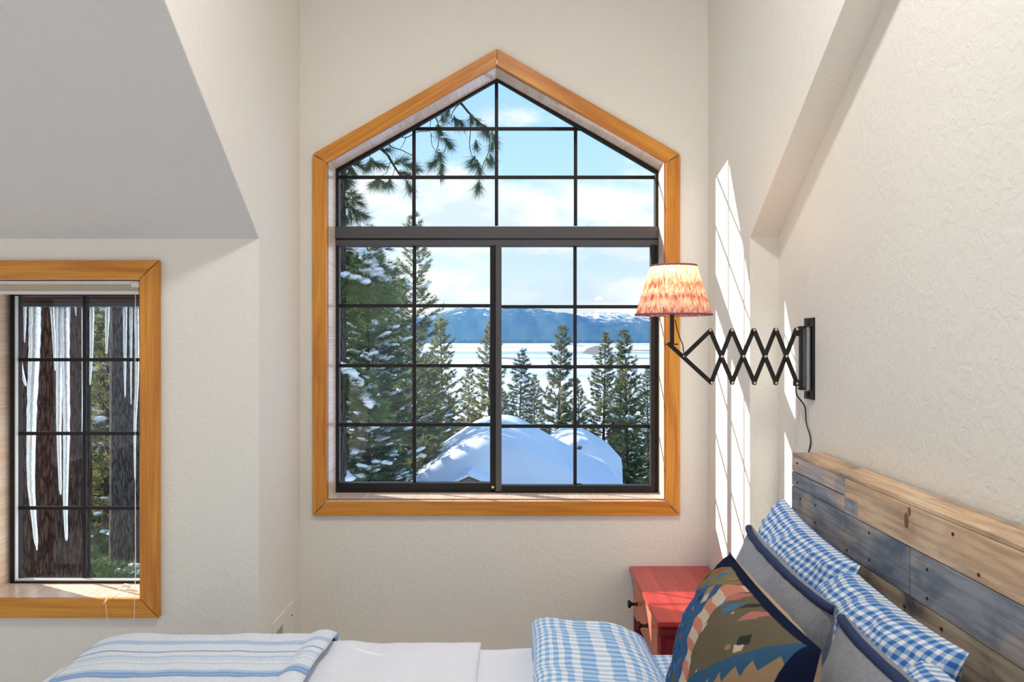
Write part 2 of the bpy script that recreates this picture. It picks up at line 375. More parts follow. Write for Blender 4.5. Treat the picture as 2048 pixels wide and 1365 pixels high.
# ================================================================== CENTRE WINDOW (window_1)
w1 = empty('window_1', (JAX, YW, JZ0), kind='structure')
def px2(poly, y): return [(X(a, y), Z(b, y)) for a, b in poly]
YC = 3.218
co = px2([(625, 1032), (1360, 1032), (1360.5, 308), (994, 97), (625, 308)], YC)
ci = px2([(653, 1004), (1332, 1004), (1332, 325.5), (994, 130), (653, 325.5)], YC)
mats = ['fir_x', 'fir_z', 'fir_x', 'fir_x', 'fir_z']
def slope_wood(o, a, b):
    # turn the board so that its grain runs along it
    d = Vector((b[0]-a[0], 0, b[1]-a[1])); ang = math.atan2(d.z, d.x)
    R = Matrix.Rotation(-ang, 4, 'Y'); c = Vector((a[0], YC, a[1])); T = Matrix.Translation(c) @ R
    o.data.transform(T.inverted()); o.matrix_parent_inverse = o.matrix_parent_inverse @ Matrix.Identity(4); o.matrix_basis = T
for i in range(5):
    j = (i+1) % 5; g = .0012
    q = [co[i], co[j], ci[j], ci[i]]
    # shave a hair off both mitred ends so the joints read
    c = [(q[0][0]*.998+q[1][0]*.002, q[0][1]*.998+q[1][1]*.002), (q[1][0]*.998+q[0][0]*.002, q[1][1]*.998+q[0][1]*.002),
         (q[2][0]*.998+q[3][0]*.002, q[2][1]*.998+q[3][1]*.002), (q[3][0]*.998+q[2][0]*.002, q[3][1]*.998+q[2][1]*.002)]
    o = MB().prism(c, YC, YW).build('casing_board', M[mats[i]], w1, bevel=.0015)
    if i in (2, 3): slope_wood(o, co[i], co[j])
# jambs, a small reveal in from the casing
jo = [(JX0, JZ0), (JX1, JZ0), (JX1, JZR), (JAX, JAZ), (JX0, JZL)]
cen = Vector((-.0765, 1.65))
def inset(poly, d):
    n = len(poly); out = []
    for i in range(n):
        p0, p1, p2 = (Vector(poly[k % n]) for k in (i-1, i, i+1))
        e1 = (p1-p0).normalized(); e2 = (p2-p1).normalized()
        n1 = Vector((-e1.y, e1.x)); n2 = Vector((-e2.y, e2.x)); b = (n1+n2).normalized()
        out.append(tuple(p1+b*(d/max(.2, b.dot(n1)))))
    return out
jout = inset(jo, -.018)
M['bead'] = wood('brown_stop_bead', (.40, .17, .07), (.50, .24, .11), axis=2)
M['jamb'] = wood('pale_fir_jamb', (.84, .64, .48), (.92, .78, .66), axis=1, rough=.22, scale=.6, spec=.6)
for i in range(5):
    j = (i+1) % 5
    MB().prism([jout[i], jout[j], jo[j], jo[i]], YC+.006, YW+.215).build('jamb_board', M['jamb'], w1, bevel=.001)
sb = inset(jo, .0045)
for i in range(5):
    j = (i+1) % 5
    MB().prism([jo[i], jo[j], sb[j], sb[i]], YW+.004, YW+.012).build('stop_bead', M['bead'], w1)
YF = 3.40
fo = px2([(670.5, 987), (1317, 989), (1317, 341), (994, 155), (670.5, 338)], YF)
glass_up = px2([(677, 452), (1311, 452), (1311, 346), (994, 162), (677, 344.5)], YF)
# outer black frame: ring around everything
fi = px2([(677, 980), (1311, 982), (1311, 346.5), (994, 161.5), (677, 344)], YF)
for i in range(5):
    j = (i+1) % 5
    MB().prism([fo[i], fo[j], fi[j], fi[i]], YF, YF+(.022 if i in (2, 3) else .045)).build('frame', M['metal_black'], w1, bevel=.001)
def bxp(x0, x1, y0, y1, d0, d1):
    """box from pixel rectangle measured at depth d0"""
    return MB().box(X(x0, d0), X(x1, d0), d0, d1, Z(y1, d0), Z(y0, d0))
bxp(670, 1317, 453, 477, YF-.012, YF+.06).build('transom_bar', M['bronze'], w1, bevel=.002)
bxp(671, 1316, 480, 491.5, YF-.006, YF+.06).build('frame', M['bronze'], w1, bevel=.002, label='dark sliding window head track')
# meeting stiles
bxp(980, 991, 491, 984, YF, YF+.05).build('meeting_stile', M['metal_black'], w1, bevel=.0015)
bxp(991, 1003, 489, 984, YF-.012, YF+.03).build('meeting_stile', M['bronze'], w1, bevel=.003)
# sash rails
bxp(677, 981, 967, 983, YF+.004, YF+.05).build('sash_rail', M['metal_black'], w1, bevel=.002)
bxp(1001, 1311, 972, 986, YF-.01, YF+.03).build('sash_rail', M['metal_black'], w1, bevel=.002)
bxp(1302, 1311, 489, 984, YF-.008, YF+.03).build('sash_stile', M['metal_black'], w1, bevel=.002)
bxp(672, 678, 491, 984, YF+.002, YF+.03).build('sash_stile', M['metal_black'], w1, bevel=.001)
MB().lathe((X(986, YF), YF-.018, Z(974, YF)), [(.001, 0), (.006, .001), (.006, .008)], 12, 'y').build('lock_knob', M['brass'], w1, smooth=True, label='tiny brass lock screw')
# muntins between the panes
YG = 3.428
mw = 3.4
def muntin(x0, y0, x1, y1): return MB().box(X(x0, YG), X(x1, YG), YG-.004, YG+.004, Z(y1, YG), Z(y0, YG))
gu = px2([(677, 452), (1311, 452), (1311, 346), (994, 162), (677, 344.5)], YG)
def clipped_bar(x0, y0, x1, y1):
    r = px2([(x0, y1), (x1, y1), (x1, y0), (x0, y0)], YG)
    return clip_conv(r, gu)
vu, hu = [828, 993, 1151], [258, 355]
for x in vu: MB().prism(clipped_bar(x-mw, 150, x+mw, 453), YG-.004, YG+.004).build('muntin', M['metal_black'], w1)
for y in hu: MB().prism(clipped_bar(670, y-mw, 1320, y+mw), YG-.0035, YG+.0035).build('muntin', M['metal_black'], w1)
xs = [672]+vu+[1316]; ys = [150]+hu+[456]
for i in range(4):
    for j in range(3):
        p = clipped_bar(xs[i], ys[j], xs[i+1], ys[j+1])
        if len(p) >= 3: MB().prism(p, YG+.005, YG+.008).build('pane', M['glass'], w1)
for (a, b, vx, hy, top, bot, yy) in ((678, 981, 829, (612, 732, 850), 489, 969, .0), (1002, 1303, 1150, (614, 734, 853), 489, 973, -.012)):
    for x in (vx,): muntin(x-mw, top, x+mw, bot).build('muntin', M['metal_black'], w1)
    for y in hy: MB().box(X(a, YG), X(b, YG), YG-.0035, YG+.0035, Z(y+mw, YG), Z(y-mw, YG)).build('muntin', M['metal_black'], w1)
    ex = [a, vx, b]; ey = [top]+list(hy)+[bot]
    for i in range(2):
        for j in range(4):
            MB().box(X(ex[i], YG), X(ex[i+1], YG), YG+.005, YG+.008, Z(ey[j+1], YG), Z(ey[j], YG)).build('pane', M['glass'], w1)
MB().box(X(1002, 3.46), X(1306, 3.46), 3.46, 3.4605, Z(976, 3.46), Z(488, 3.46)).build('insect_screen', M['screen'], w1)
bxp(1150, 1163, 968, 972, YG-.004, YG+.003).build('screen_tab', M['metal_black'], w1)
# snowed sill ledge outside
MB().box(JX0-.1, JX1+.1, YW+.215, YW+.26, JZ0-.06, JZ0-.02).build('outer_sill', M['white_metal'], w1)

# ================================================================== SMALL WINDOW (window_2)
w2 = empty('window_2', ((W2['x0']+W2['x1'])/2, YA, W2['z0']), kind='structure')
YC2 = YA-.020
o2 = [(X(-75, YC2), Z(1237, YC2)), (X(317, YC2), Z(1237, YC2)), (X(317, YC2), Z(521, YC2)), (X(-75, YC2), Z(521, YC2))]
i2 = [(X(-36, YC2), Z(1199, YC2)), (X(279, YC2), Z(1199, YC2)), (X(279, YC2), Z(558, YC2)), (X(-36, YC2), Z(558, YC2))]
for i in range(4):
    j = (i+1) % 4; q = [o2[i], o2[j], i2[j], i2[i]]
    def mixp(a, b): return (a[0]*.998+b[0]*.002, a[1]*.998+b[1]*.002)
    MB().prism([mixp(q[0], q[1]), mixp(q[1], q[0]), mixp(q[2], q[3]), mixp(q[3], q[2])], YC2, YA).build('casing_board', M['fir_x' if i % 2 == 0 else 'fir_z'], w2, bevel=.0015)
j2 = [(W2['x0'], W2['z0']), (W2['x1'], W2['z0']), (W2['x1'], W2['z1']), (W2['x0'], W2['z1'])]
jo2 = inset(j2, -.018)
for i in range(4):
    j = (i+1) % 4
    MB().prism([jo2[i], jo2[j], j2[j], j2[i]], YC2+.006, YA+.195).build('jamb_board', M['jamb'], w2, bevel=.001)
YF2 = 2.89
def f2(x0, x1, y0, y1, d0=YF2, d1=YF2+.05): return MB().box(X(x0, d0), X(x1, d0), d0, d1, Z(y1, d0), Z(y0, d0))
f2(20, 28, 560, 1168).build('frame', M['metal_black'], w2, bevel=.0015)
f2(282, 300, 560, 1168).build('frame', M['metal_black'], w2, bevel=.0015)
f2(20, 300, 1163.5, 1170).build('frame', M['metal_black'], w2, bevel=.0015)
f2(20, 300, 560, 592).build('frame', M['metal_black'], w2, bevel=.0015)
f2(28, 31, 592, 1163, YF2+.004, YF2+.02).build('glazing_bead', M['white_metal'], w2)
f2(31, 282, 1160, 1163, YF2+.004, YF2+.02).build('glazing_bead', M['white_metal'], w2)
YG2 = 2.915
MB().box(X(170-mw, YG2), X(170+mw, YG2), YG2-.004, YG2+.004, Z(1168, YG2), Z(585, YG2)).build('muntin', M['metal_black'], w2)
for y in (720, 867.5, 1016.5):
    MB().box(X(26, YG2), X(286, YG2), YG2-.0035, YG2+.0035, Z(y+mw, YG2), Z(y-mw, YG2)).build('muntin', M['metal_black'], w2)
ex, ey = [26, 170, 286], [585, 720, 867.5, 1016.5, 1168]
for i in range(2):
    for j in range(4):
        MB().box(X(ex[i], YG2), X(ex[i+1], YG2), YG2+.005, YG2+.008, Z(ey[j+1], YG2), Z(ey[j], YG2)).build('pane', M['glass'], w2)

# ---- pleated blind drawn up at the window head
YB = 2.735
bl = empty('window_blind', (X(120, YB), YB, Z(560, YB)), 'cream blind drawn fully up under the head of the small left window', 'blind')
def bb(x0, x1, y0, y1, d0, d1): return MB().box(X(x0, d0), X(x1, d0), d0, d1, Z(y1, d0), Z(y0, d0))
bb(-33, 277, 562, 569, YB+.002, YB+.05).build('headrail', M['blind'], bl, bevel=.002)
bb(262, 278, 565, 575, YB-.002, YB+.03).build('end_bracket', M['white_metal'], bl, bevel=.002)
for k in range(5):
    y0 = 569.5+k*2.5
    bb(-33, 277, y0, y0+2.1, YB+.004+.002*(k % 2), YB+.045).build('fold', M['blind_slat'], bl, bevel=.0006)
bb(-33, 277, 582, 588, YB, YB+.05).build('bottom_rail', M['blind'], bl, bevel=.002)
def smooth_path(pts, n=6):
    pts = [Vector(p) for p in pts]; out = []
    for i in range(len(pts)-1):
        p0 = pts[max(i-1, 0)]; p1 = pts[i]; p2 = pts[i+1]; p3 = pts[min(i+2, len(pts)-1)]
        for k in range(n):
            t = k/n
            out.append(.5*((2*p1)+(p2-p0)*t+(2*p0-5*p1+4*p2-p3)*t*t+(3*p1-p0-3*p2+p3)*t**3))
    out.append(pts[-1]); return out
YS = YC2-.004
c = [P(271, 590, YB-.002), P(270, 800, YB-.003), P(271, 1100, YB-.004), P(270, 1180, 2.715), P(269, 1205, YS-.006), P(268, 1240, YS-.008), P(262, 1268, YS-.008), P(259, 1280, YS-.008), P(250, 1300, YS-.008), P(230, 1300, YS-.008), P(221, 1283, YS-.008), P(216, 1262, YS-.008), P(213, 1225, YS-.008), P(211, 1206, YS-.006), P(214, 1196, YS-.002), P(226, 1186, 2.76), P(243, 1178, 2.80)]
MB().tube(smooth_path(c, 5), .0011, 6).build('lift_cord', M['cord'], bl, smooth=True)
MB().tube([P(243, 1175, 2.82), P(250, 1171, 2.83), P(258, 1173, 2.82), P(262, 1176, 2.81)], [.003, .006, .007, .003], 10).build('cord_pull', M['cord'], bl, smooth=True)
MB().tube([P(262, 1175, 2.81), P(275, 1172, 2.79)], .001, 6).build('lift_cord', M['cord'], bl)
MB().tube([P(208, 1209, YS-.008), P(210, 1205, YS-.009), P(214, 1199, YS-.008)], [.002, .0035, .002], 8).build('cord_knot', M['cord'], bl, smooth=True)

# ================================================================== wall vent on the cheek
vt = empty('wall_vent', (XL, 3.0, 0), 'white metal vent plate low on the bay cheek behind the bed', 'vent')
ys = (2.877, 3.135); zt = .477; z0 = .10
vx = XL
fr = [(ys[0], z0), (ys[1], z0), (ys[1], zt), (ys[0], zt)]; hi = [(2.913, .14), (2.995, .14), (2.995, .435), (2.913, .435)]
MB().holed(fr, hi, vx, vx+.007, 'x').build('plate', M['white_metal'], vt, bevel=.0015)
MB().box(vx+.0005, vx+.002, 2.914, 2.994, .141, .434).build('recess', M['vent_inner'], vt)
for k in range(14):
    z = .15+k*.0205; MB().box(vx+.002, vx+.005, 2.916, 2.992, z, z+.006).build('louvre', M['vent_inner'], vt)
MB().lathe((vx+.007, 3.105, .43), [(.004, 0), (.003, .002)], 10, 'x').build('screw', M['dark'], vt)

# ================================================================== fascia + icicles outside the small window
ye = 3.40
struct('trim_1', MB().box(X(-200, ye), XL-.14, ye, ye+.03, Z(606, ye), Z(560, ye)), M['fascia'])
struct('trim_2', MB().box(X(-200, ye), XL-.14, ye-.02, ye+.06, Z(613.5, ye), Z(606, ye)), M['dark'])
struct('trim_3', MB().box(X(-200, ye), XL-.14, YA+.20, ye, Z(570, ye), Z(566, ye)), M['fascia'])
def ice_mat():
    m, nt, N, L, b = new_mat('ice')
    b.inputs['Base Color'].default_value = (.84, .90, .93, 1); b.inputs['Roughness'].default_value = .22
    b.inputs['Transmission Weight'].default_value = .72; b.inputs['IOR'].default_value = 1.31
    tc = N.new('ShaderNodeTexCoord'); n = N.new('ShaderNodeTexNoise'); n.inputs['Scale'].default_value = 70; n.inputs['Detail'].default_value = 3
    L.new(tc.outputs['Object'], n.inputs[0]); bp = N.new('ShaderNodeBump'); bp.inputs['Strength'].default_value = .8; bp.inputs['Distance'].default_value = .006
    L.new(n.outputs[0], bp.inputs['Height']); L.new(bp.outputs[0], b.inputs['Normal']); return m
M['ice'] = ice_mat()
rng = random.Random(5)
ic = [([(37,613),(38,700),(42,735),(52,773)], 13, 'broad icicle with a bent tip, farthest left at the small window'),
      ([(50,613),(50,650),(49,686)], 6, 'short thin icicle between two broad ones at the left of the small window'),
      ([(70,613),(69,700),(64,820),(62,950),(66,1015),(74,1101)], 22, 'longest icicle, reaching the lowest row of panes in the small window'),
      ([(104,613),(108,680),(110,742)], 8, 'narrow icicle just left of the widest icicle column'),
      ([(119,613),(119,720),(118,860),(121,990)], 15, 'left half of the forked icicle, ending in the third row of panes'),
      ([(130,613),(131,720),(133,860),(131,1000),(133,1082)], 17, 'right half of the forked icicle, ending in the lowest row of panes'),
      ([(139,613),(139,650)], 3.5, 'tiny icicle stub right of the forked icicle'),
      ([(151,613),(152,632)], 4, 'smallest icicle nub left of the central bar of the small window'),
      ([(165,613),(165,720),(164,872)], 4, 'hair-thin icicle close by the central bar of the small window'),
      ([(184,613),(183,700),(180,771)], 9, 'icicle just right of the central bar of the small window'),
      ([(215,613),(214,660),(213,709)], 9.5, 'single mid-length icicle in front of the second trunk'),
      ([(250,613),(250,700),(250,795)], 8, 'slender icicle right of the second trunk'),
      ([(262,613),(262,700),(262,810)], 6, 'slender icicle second from the right edge of the small window'),
      ([(273,613),(274,750),(270,850),(270,962)], 9, 'long icicle along the right edge of the small window')]
for path, w, lab in ic:
    yy = ye+.012+rng.uniform(0, .02)
    pts = smooth_path([P(a, b, yy) for a, b in path], 8 if len(path) > 2 else 10); n = len(pts)
    rs = []
    for i in range(n):
        t = i/(n-1); base = w/2/F*yy
        rs.append(max(.0012, base*(1-t**1.4*.72)*(1+.14*noise.noise(Vector((i*.9, w, 3))))*(1 if t < .97 else .45)))
    o = MB().tube(pts, rs, 10).build('icicle', M['ice'], smooth=True)
    tag(o, lab, 'icicle', 'icicles hanging from the eave outside the small window')
# ================================================================== BED
def unlit(n): pass
def grid_mesh(name, fn, nu, nv, mat, parent=None, thick=0, kind=None, label=None, uvfn=None):
    v, uv = [], []
    for i in range(nu+1):
        for j in range(nv+1):
            p, q = fn(i/nu, j/nv); v.append(p); uv.append(q)
    f = [(i*(nv+1)+j, (i+1)*(nv+1)+j, (i+1)*(nv+1)+j+1, i*(nv+1)+j+1) for i in range(nu) for j in range(nv)]
    o = mesh_obj(name, v, f, mat, parent, True, uv=uv, label=label, kind=kind)
    if thick:
        s = o.modifiers.new('thick', 'SOLIDIFY'); s.thickness = thick; s.offset = 0
    return o
def fbm(p, s, o=3):
    a, t = 1, 0
    for k in range(o): t += a*noise.noise(p*s+Vector((k*7.1, 3, k*2.3))); s *= 2.1; a *= .5
    return t
BX0, BX1, BY0, BY1, BZ = -1.30, .775, .73, 2.25, .632
M['sheet_white'] = plain('white_sheet', (.86, .88, .93), .85, bump=.2, bscale=700)
def quilt_mat():
    m, nt, N, L, b = new_mat('white_quilt')
    b.inputs['Base Color'].default_value = (.86, .88, .94, 1); b.inputs['Roughness'].default_value = .9; b.inputs['Specular IOR Level'].default_value = .1
    tc = N.new('ShaderNodeTexCoord'); mp = N.new('ShaderNodeMapping'); mp.inputs['Scale'].default_value = (1, 2.4, 1)
    n = N.new('ShaderNodeTexNoise'); n.inputs['Scale'].default_value = 38; n.inputs['Detail'].default_value = 4; n.inputs['Distortion'].default_value = 1.0
    L.new(tc.outputs['Object'], mp.inputs[0]); L.new(mp.outputs[0], n.inputs[0])
    bp = N.new('ShaderNodeBump'); bp.inputs['Strength'].default_value = .8; bp.inputs['Distance'].default_value = .006
    L.new(n.outputs[0], bp.inputs['Height']); L.new(bp.outputs[0], b.inputs['Normal']); return m
M['quilt'] = quilt_mat()
def stripes_mat():
    m, nt, N, L, b = new_mat('striped_blanket_weave')
    b.inputs['Roughness'].default_value = .9; b.inputs['Specular IOR Level'].default_value = .1; b.inputs['Sheen Weight'].default_value = .2
    uv = N.new('ShaderNodeUVMap'); sp = N.new('ShaderNodeSeparateXYZ'); L.new(uv.outputs[0], sp.inputs[0])
    f = N.new('ShaderNodeMath'); f.operation = 'FRACT'; d = N.new('ShaderNodeMath'); d.operation = 'DIVIDE'; d.inputs[1].default_value = .30
    L.new(sp.outputs[1], d.inputs[0]); L.new(d.outputs[0], f.inputs[0])
    r = N.new('ShaderNodeValToRGB'); r.color_ramp.interpolation = 'LINEAR'; e = r.color_ramp.elements
    W, B1, B2 = (.86, .90, .95, 1), (.25, .43, .72, 1), (.52, .67, .87, 1)
    stops = [(0, W), (.03, W), (.04, B2), (.12, B2), (.13, W), (.36, W), (.37, B1), (.405, B1), (.41, B2), (.425, B1), (.455, B1), (.465, B2), (.50, B2), (.51, W),
             (.62, W), (.63, B2), (.645, W), (.70, W), (.705, B2), (.72, W), (.78, B2), (.79, W), (.86, W), (.865, B1), (.885, B1), (.89, W)]
    e[0].position = 0; e[0].color = W; e[1].position = 1; e[1].color = W
    for p, c in stops[1:]: k = e.new(p); k.color = c
    L.new(f.outputs[0], r.inputs[0])
    tc = N.new('ShaderNodeTexCoord'); n = N.new('ShaderNodeTexNoise'); n.inputs['Scale'].default_value = 260; n.inputs['Detail'].default_value = 2; L.new(tc.outputs['Object'], n.inputs[0])
    rr = N.new('ShaderNodeValToRGB'); rr.color_ramp.elements[0].position = .35; rr.color_ramp.elements[0].color = (.8, .84, .9, 1); rr.color_ramp.elements[1].position = .55
    L.new(n.outputs[0], rr.inputs[0]); mx = N.new('ShaderNodeMix'); mx.data_type = 'RGBA'; mx.blend_type = 'MULTIPLY'; mx.inputs[0].default_value = .8
    L.new(r.outputs[0], mx.inputs[6]); L.new(rr.outputs[0], mx.inputs[7]); L.new(mx.outputs[2], b.inputs['Base Color'])
    bp = N.new('ShaderNodeBump'); bp.inputs['Strength'].default_value = .6; bp.inputs['Distance'].default_value = .004
    L.new(n.outputs[0], bp.inputs['Height']); L.new(bp.outputs[0], b.inputs['Normal']); return m
M['stripes'] = stripes_mat()
M['gingham'] = gingham('gingham_cotton', .0185)
M['gingham_pale'] = gingham('pale_gingham_cotton', .025, (.20, .42, .76), (.88, .90, .93), (.50, .67, .88))

bed = empty('bed', (-.25, 1.5, 0), 'double bed with a reclaimed-plank headboard against the right niche wall', 'bed')
RW = dict(grey=reclaimed('weathered_grey_plank', (.50, .46, .47), (.22, .26, .34), (.66, .52, .42)),
          blue=reclaimed('blue_black_plank', (.34, .36, .40), (.13, .17, .235), (.52, .45, .40), .7),
          tan=reclaimed('honey_worn_plank', (.78, .53, .34), (.64, .42, .27), (.80, .58, .40), .1),
          brown=reclaimed('brown_stained_plank', (.52, .42, .30), (.13, .12, .12), (.64, .50, .35), .5),
          dk=reclaimed('dark_stained_plank', (.22, .19, .17), (.06, .06, .065), (.45, .35, .25), .5))
hx0, hx1, hy0, hy1 = .790, .872, .50, 2.282
hb = empty('headboard', (hx0, 1.4, .3), parent=None); hb.parent = bed; hb.location = Vector((hx0, 1.4, .3))-bed.location
hbw = Matrix.Translation((hx0, 1.4, .3))
def hpart(mb, name, mat, **k):
    o = mb.build(name, mat, **k); o.parent = hb; o.matrix_parent_inverse = hbw.inverted(); return o
rows = [(1.169, 1.127, [(2.282, 1.915, 'grey'), (1.915, .5, 'tan')]),
        (1.126, 1.086, [(2.282, 1.915, 'grey'), (1.914, 1.842, 'grey'), (1.841, .5, 'tan')]),
        (1.085, .987, [(2.282, 1.60, 'blue'), (1.598, .5, 'blue')]),
        (.986, .888, [(2.282, 1.0, 'brown'), (.998, .5, 'dk')]),
        (.887, .789, [(2.282, 1.5, 'dk'), (1.498, .5, 'brown')]),
        (.788, .69, [(2.282, 1.3, 'grey'), (1.298, .5, 'dk')]),
        (.689, .591, [(2.282, 1.6, 'tan'), (1.598, .5, 'blue')])]
rg = random.Random(3)
# the long tan board on the front spans both upper half rows
rows[0] = (1.169, 1.127, [(2.282, 1.915, 'grey')])
rows[1] = (1.126, 1.086, [(2.282, 1.915, 'grey'), (1.914, 1.842, 'grey')])
for zt, zb_, segs in rows:
    for a, b, k in segs:
        pr = rg.uniform(0, .002)
        hpart(MB().box(hx0-pr, hx0+.02, b+.0006, a-.0006, zb_+.0004, zt-.0004), 'plank', RW[k], bevel=.0012)
hpart(MB().prism([(.5, 1.0865), (1.841, 1.0865), (1.841, 1.125), (1.9135, 1.125), (1.9135, 1.1685), (.5, 1.1685)], hx0-.0012, hx0+.02, 'x'), 'plank', RW['tan'], bevel=.0012)
M['cap'] = reclaimed('honey_cap_board', (.74, .50, .31), (.38, .29, .23), (.80, .58, .38), .2)
for (x0, x1) in ((hx0+.0, hx0+.044), (hx0+.0445, hx1)):
    hpart(MB().box(x0, x1, hy0, hy1, 1.1695, 1.1785), 'cap_board', M['cap'], bevel=.001)
hpart(MB().box(hx0+.021, hx1, hy0, hy1, .12, 1.169), 'core', RW['brown'])
M['knot'] = plain('brown_knot', (.22, .10, .045), .6)
for y_, z_, r_ in ((1.600, 1.156, .010), (1.612, 1.136, .016), (1.10, 1.13, .013)):
    k_ = MB().lathe((hx0-.0016, 0, 0), [(.0001, 0), (r_, 0), (r_*1.02, .003)], 14, 'x')
    k_.v = [(a, y_+b*.55, z_+c) for a, b, c in k_.v]
    hpart(k_, 'knot', M['knot'])
nb = MB()
for (a, z) in ((2.21,1.06),(2.10,1.065),(2.10,1.02),(2.235,1.155),(2.235,1.10),(1.78,1.07),(1.78,1.01),(1.53,1.06),(1.53,1.005),(1.97,.97),(1.9,1.0),(1.62,.96),(1.48,.965),(1.25,.95),(1.44,1.15),(1.36,1.10),(1.2,1.05),(2.23,1.0)):
    nb.lathe((hx0-.003, a, z), [(.0001, 0), (.0032, .0), (.0034, .003)], 8, 'x')
hpart(nb, 'nail_heads', M['dark'], kind='stuff')
hpart(MB().box(hx0-.0006, hx0+.004, 1.93, 2.25, 1.1255, 1.1268), 'crack', M['dark'])
# frame, legs, mattress
fm = MB().box(BX0+.02, .79, BY0+.02, BY0+.06, .22, .34).box(BX0+.02, .79, BY1-.06, BY1-.02, .22, .34).box(BX0+.02, BX0+.06, BY0+.06, BY1-.06, .22, .34)
fm.build('frame', RW['brown'], bed, bevel=.003)
for x in (BX0+.06, .70):
    for y in (BY0+.06, BY1-.06):
        MB().box(x-.035, x+.035, y-.035, y+.035, 0, .25).build('leg', RW['brown'], bed, bevel=.004)
MB().box(BX0+.04, .785, BY0+.03, BY1-.03, .30, BZ-.02).build('mattress', M['sheet_white'], bed, bevel=.05, seg=5)

def drape(x0, x1, y0, y1, z, r, hang_far, hang_near, hang_foot, nz_amp=.004, nz_s=6, seed=0, foot_r=None):
    """surface over the bed top with rounded fall-offs; u runs foot->head, v near->far"""
    fr_ = foot_r or r
    def fn(u, v):
        su = -hang_foot+u*(x1-x0+hang_foot)
        sv = -hang_near+v*(y1-y0+hang_near+hang_far)
        def fall(s, r, L):
            # s>=0 inside; s<0 beyond the start of the curve
            if s >= 0: return s, 0
            a = -s/r
            if a < PI/2: return -r*math.sin(a), -r*(1-math.cos(a))
            return -r-.02*(-s-r*PI/2), -r-(-s-r*PI/2)
        dx, zx = fall(su, fr_, hang_foot) if hang_foot else (su, 0)
        if sv < 0: dy, zy = fall(sv, r, 0)
        elif sv > y1-y0: q, zy = fall(-(sv-(y1-y0)), r, 0); dy = (y1-y0)-q
        else: dy, zy = sv, 0
        p = Vector((x0+dx, y0+dy, z+zx+zy))
        q = Vector((u*(x1-x0+hang_foot)+seed, v*(y1-y0), seed*1.7))
        n_ = fbm(q, nz_s)*nz_amp
        p.z += n_; p.y += n_*(1 if zy < -.01 else 0)
        p.z = p.z
        return p, (x0+su, y0+sv)
    return fn
# fitted gingham sheet at the head, white duvet, quilt, striped blanket, folded gingham comforter
o = grid_mesh('fitted_sheet', drape(-.2, .786, .80, 2.215, BZ-.008, .045, .22, .22, 0, .003), 40, 60, M['gingham_pale'])
tag(o, 'pale blue gingham fitted sheet at the head end of the bed', 'sheet')
o = grid_mesh('duvet', drape(-.95, .10, .80, 2.19, BZ+.012, .07, .34, .34, .0, .006, 5, 2), 50, 70, M['sheet_white'], thick=.012)
tag(o, 'plain white duvet strip showing between the quilt and the gingham fold', 'duvet')
o = grid_mesh('quilt', drape(-1.02, -.095, .80, 2.19, BZ+.028, .085, .36, .36, .55, .008, 6, 5, foot_r=.30), 80, 90, M['quilt'], thick=.010)
tag(o, 'white crinkled cotton quilt falling over the foot of the bed', 'quilt')
def blanket_fn():
    base = drape(-1.13, -.50, .80, 2.175, BZ+.056, .075, .10, .3, 0, .005, 7, 9)
    qf = drape(-1.02, -.095, .80, 2.19, BZ+.028, .085, .36, .36, .55, .0, 6, 5, foot_r=.30)
    def fn(u, v):
        p, uv = base(u, v)
        # follow the rounded foot of the quilt
        if p.x < -1.02: p.z -= .30*(1-math.cos(min(1.4, (-1.02-p.x)/.30)))
        # the head edge is turned up in a soft roll
        e = max(0, (u-.90)/.10); p.z += .012*math.sin(e*PI)+.004*e
        p.x += .016*fbm(Vector((v*3, u*.4, 4)), 1.5)+.03*max(0, v-.8)*u
        return p, uv
    return fn
o = grid_mesh('blanket', blanket_fn(), 50, 80, M['stripes'], thick=.014)
tag(o, 'pale blue striped woven throw lying over the white quilt', 'blanket')

def comforter():
    # a thick rounded fold running across the bed
    def fn(u, v):
        y = .86+v*(2.23-.86)
        a = u*2*PI
        w = .155*(1+.05*fbm(Vector((y*2, 0, 1)), 2)); h = .056*(1+.12*fbm(Vector((y*2.4, 4, 1)), 2))
        endr = min(1, math.sqrt(max(0, 1-((abs(v-.5)*2-.86)/.14)**2)) if abs(v-.5)*2 > .86 else 1)
        cx = .195+.012*fbm(Vector((y*1.3, 7, 0)), 1.5)
        c, s = math.cos(a), math.sin(a)
        ss = math.copysign(abs(s)**.75, s); cc = math.copysign(abs(c)**.62, c)
        tilt = -.026*c*(1 if s > 0 else 0)
        top = 1.0 if s > 0 else 1.0
        z = BZ+.002+h+h*endr*ss+tilt
        x = cx+w*cc*(.85+.15*endr)
        n_ = .004*fbm(Vector((x*8, y*8, z*8)), 1.6)
        arc = a*.11
        return Vector((x, y, max(BZ+.0, z+n_))), (arc, y)
    return fn
o = grid_mesh('folded_comforter', comforter(), 40, 70, M['gingham_pale'])
tag(o, 'pale blue gingham comforter in a thick rounded fold across the bed', 'comforter')

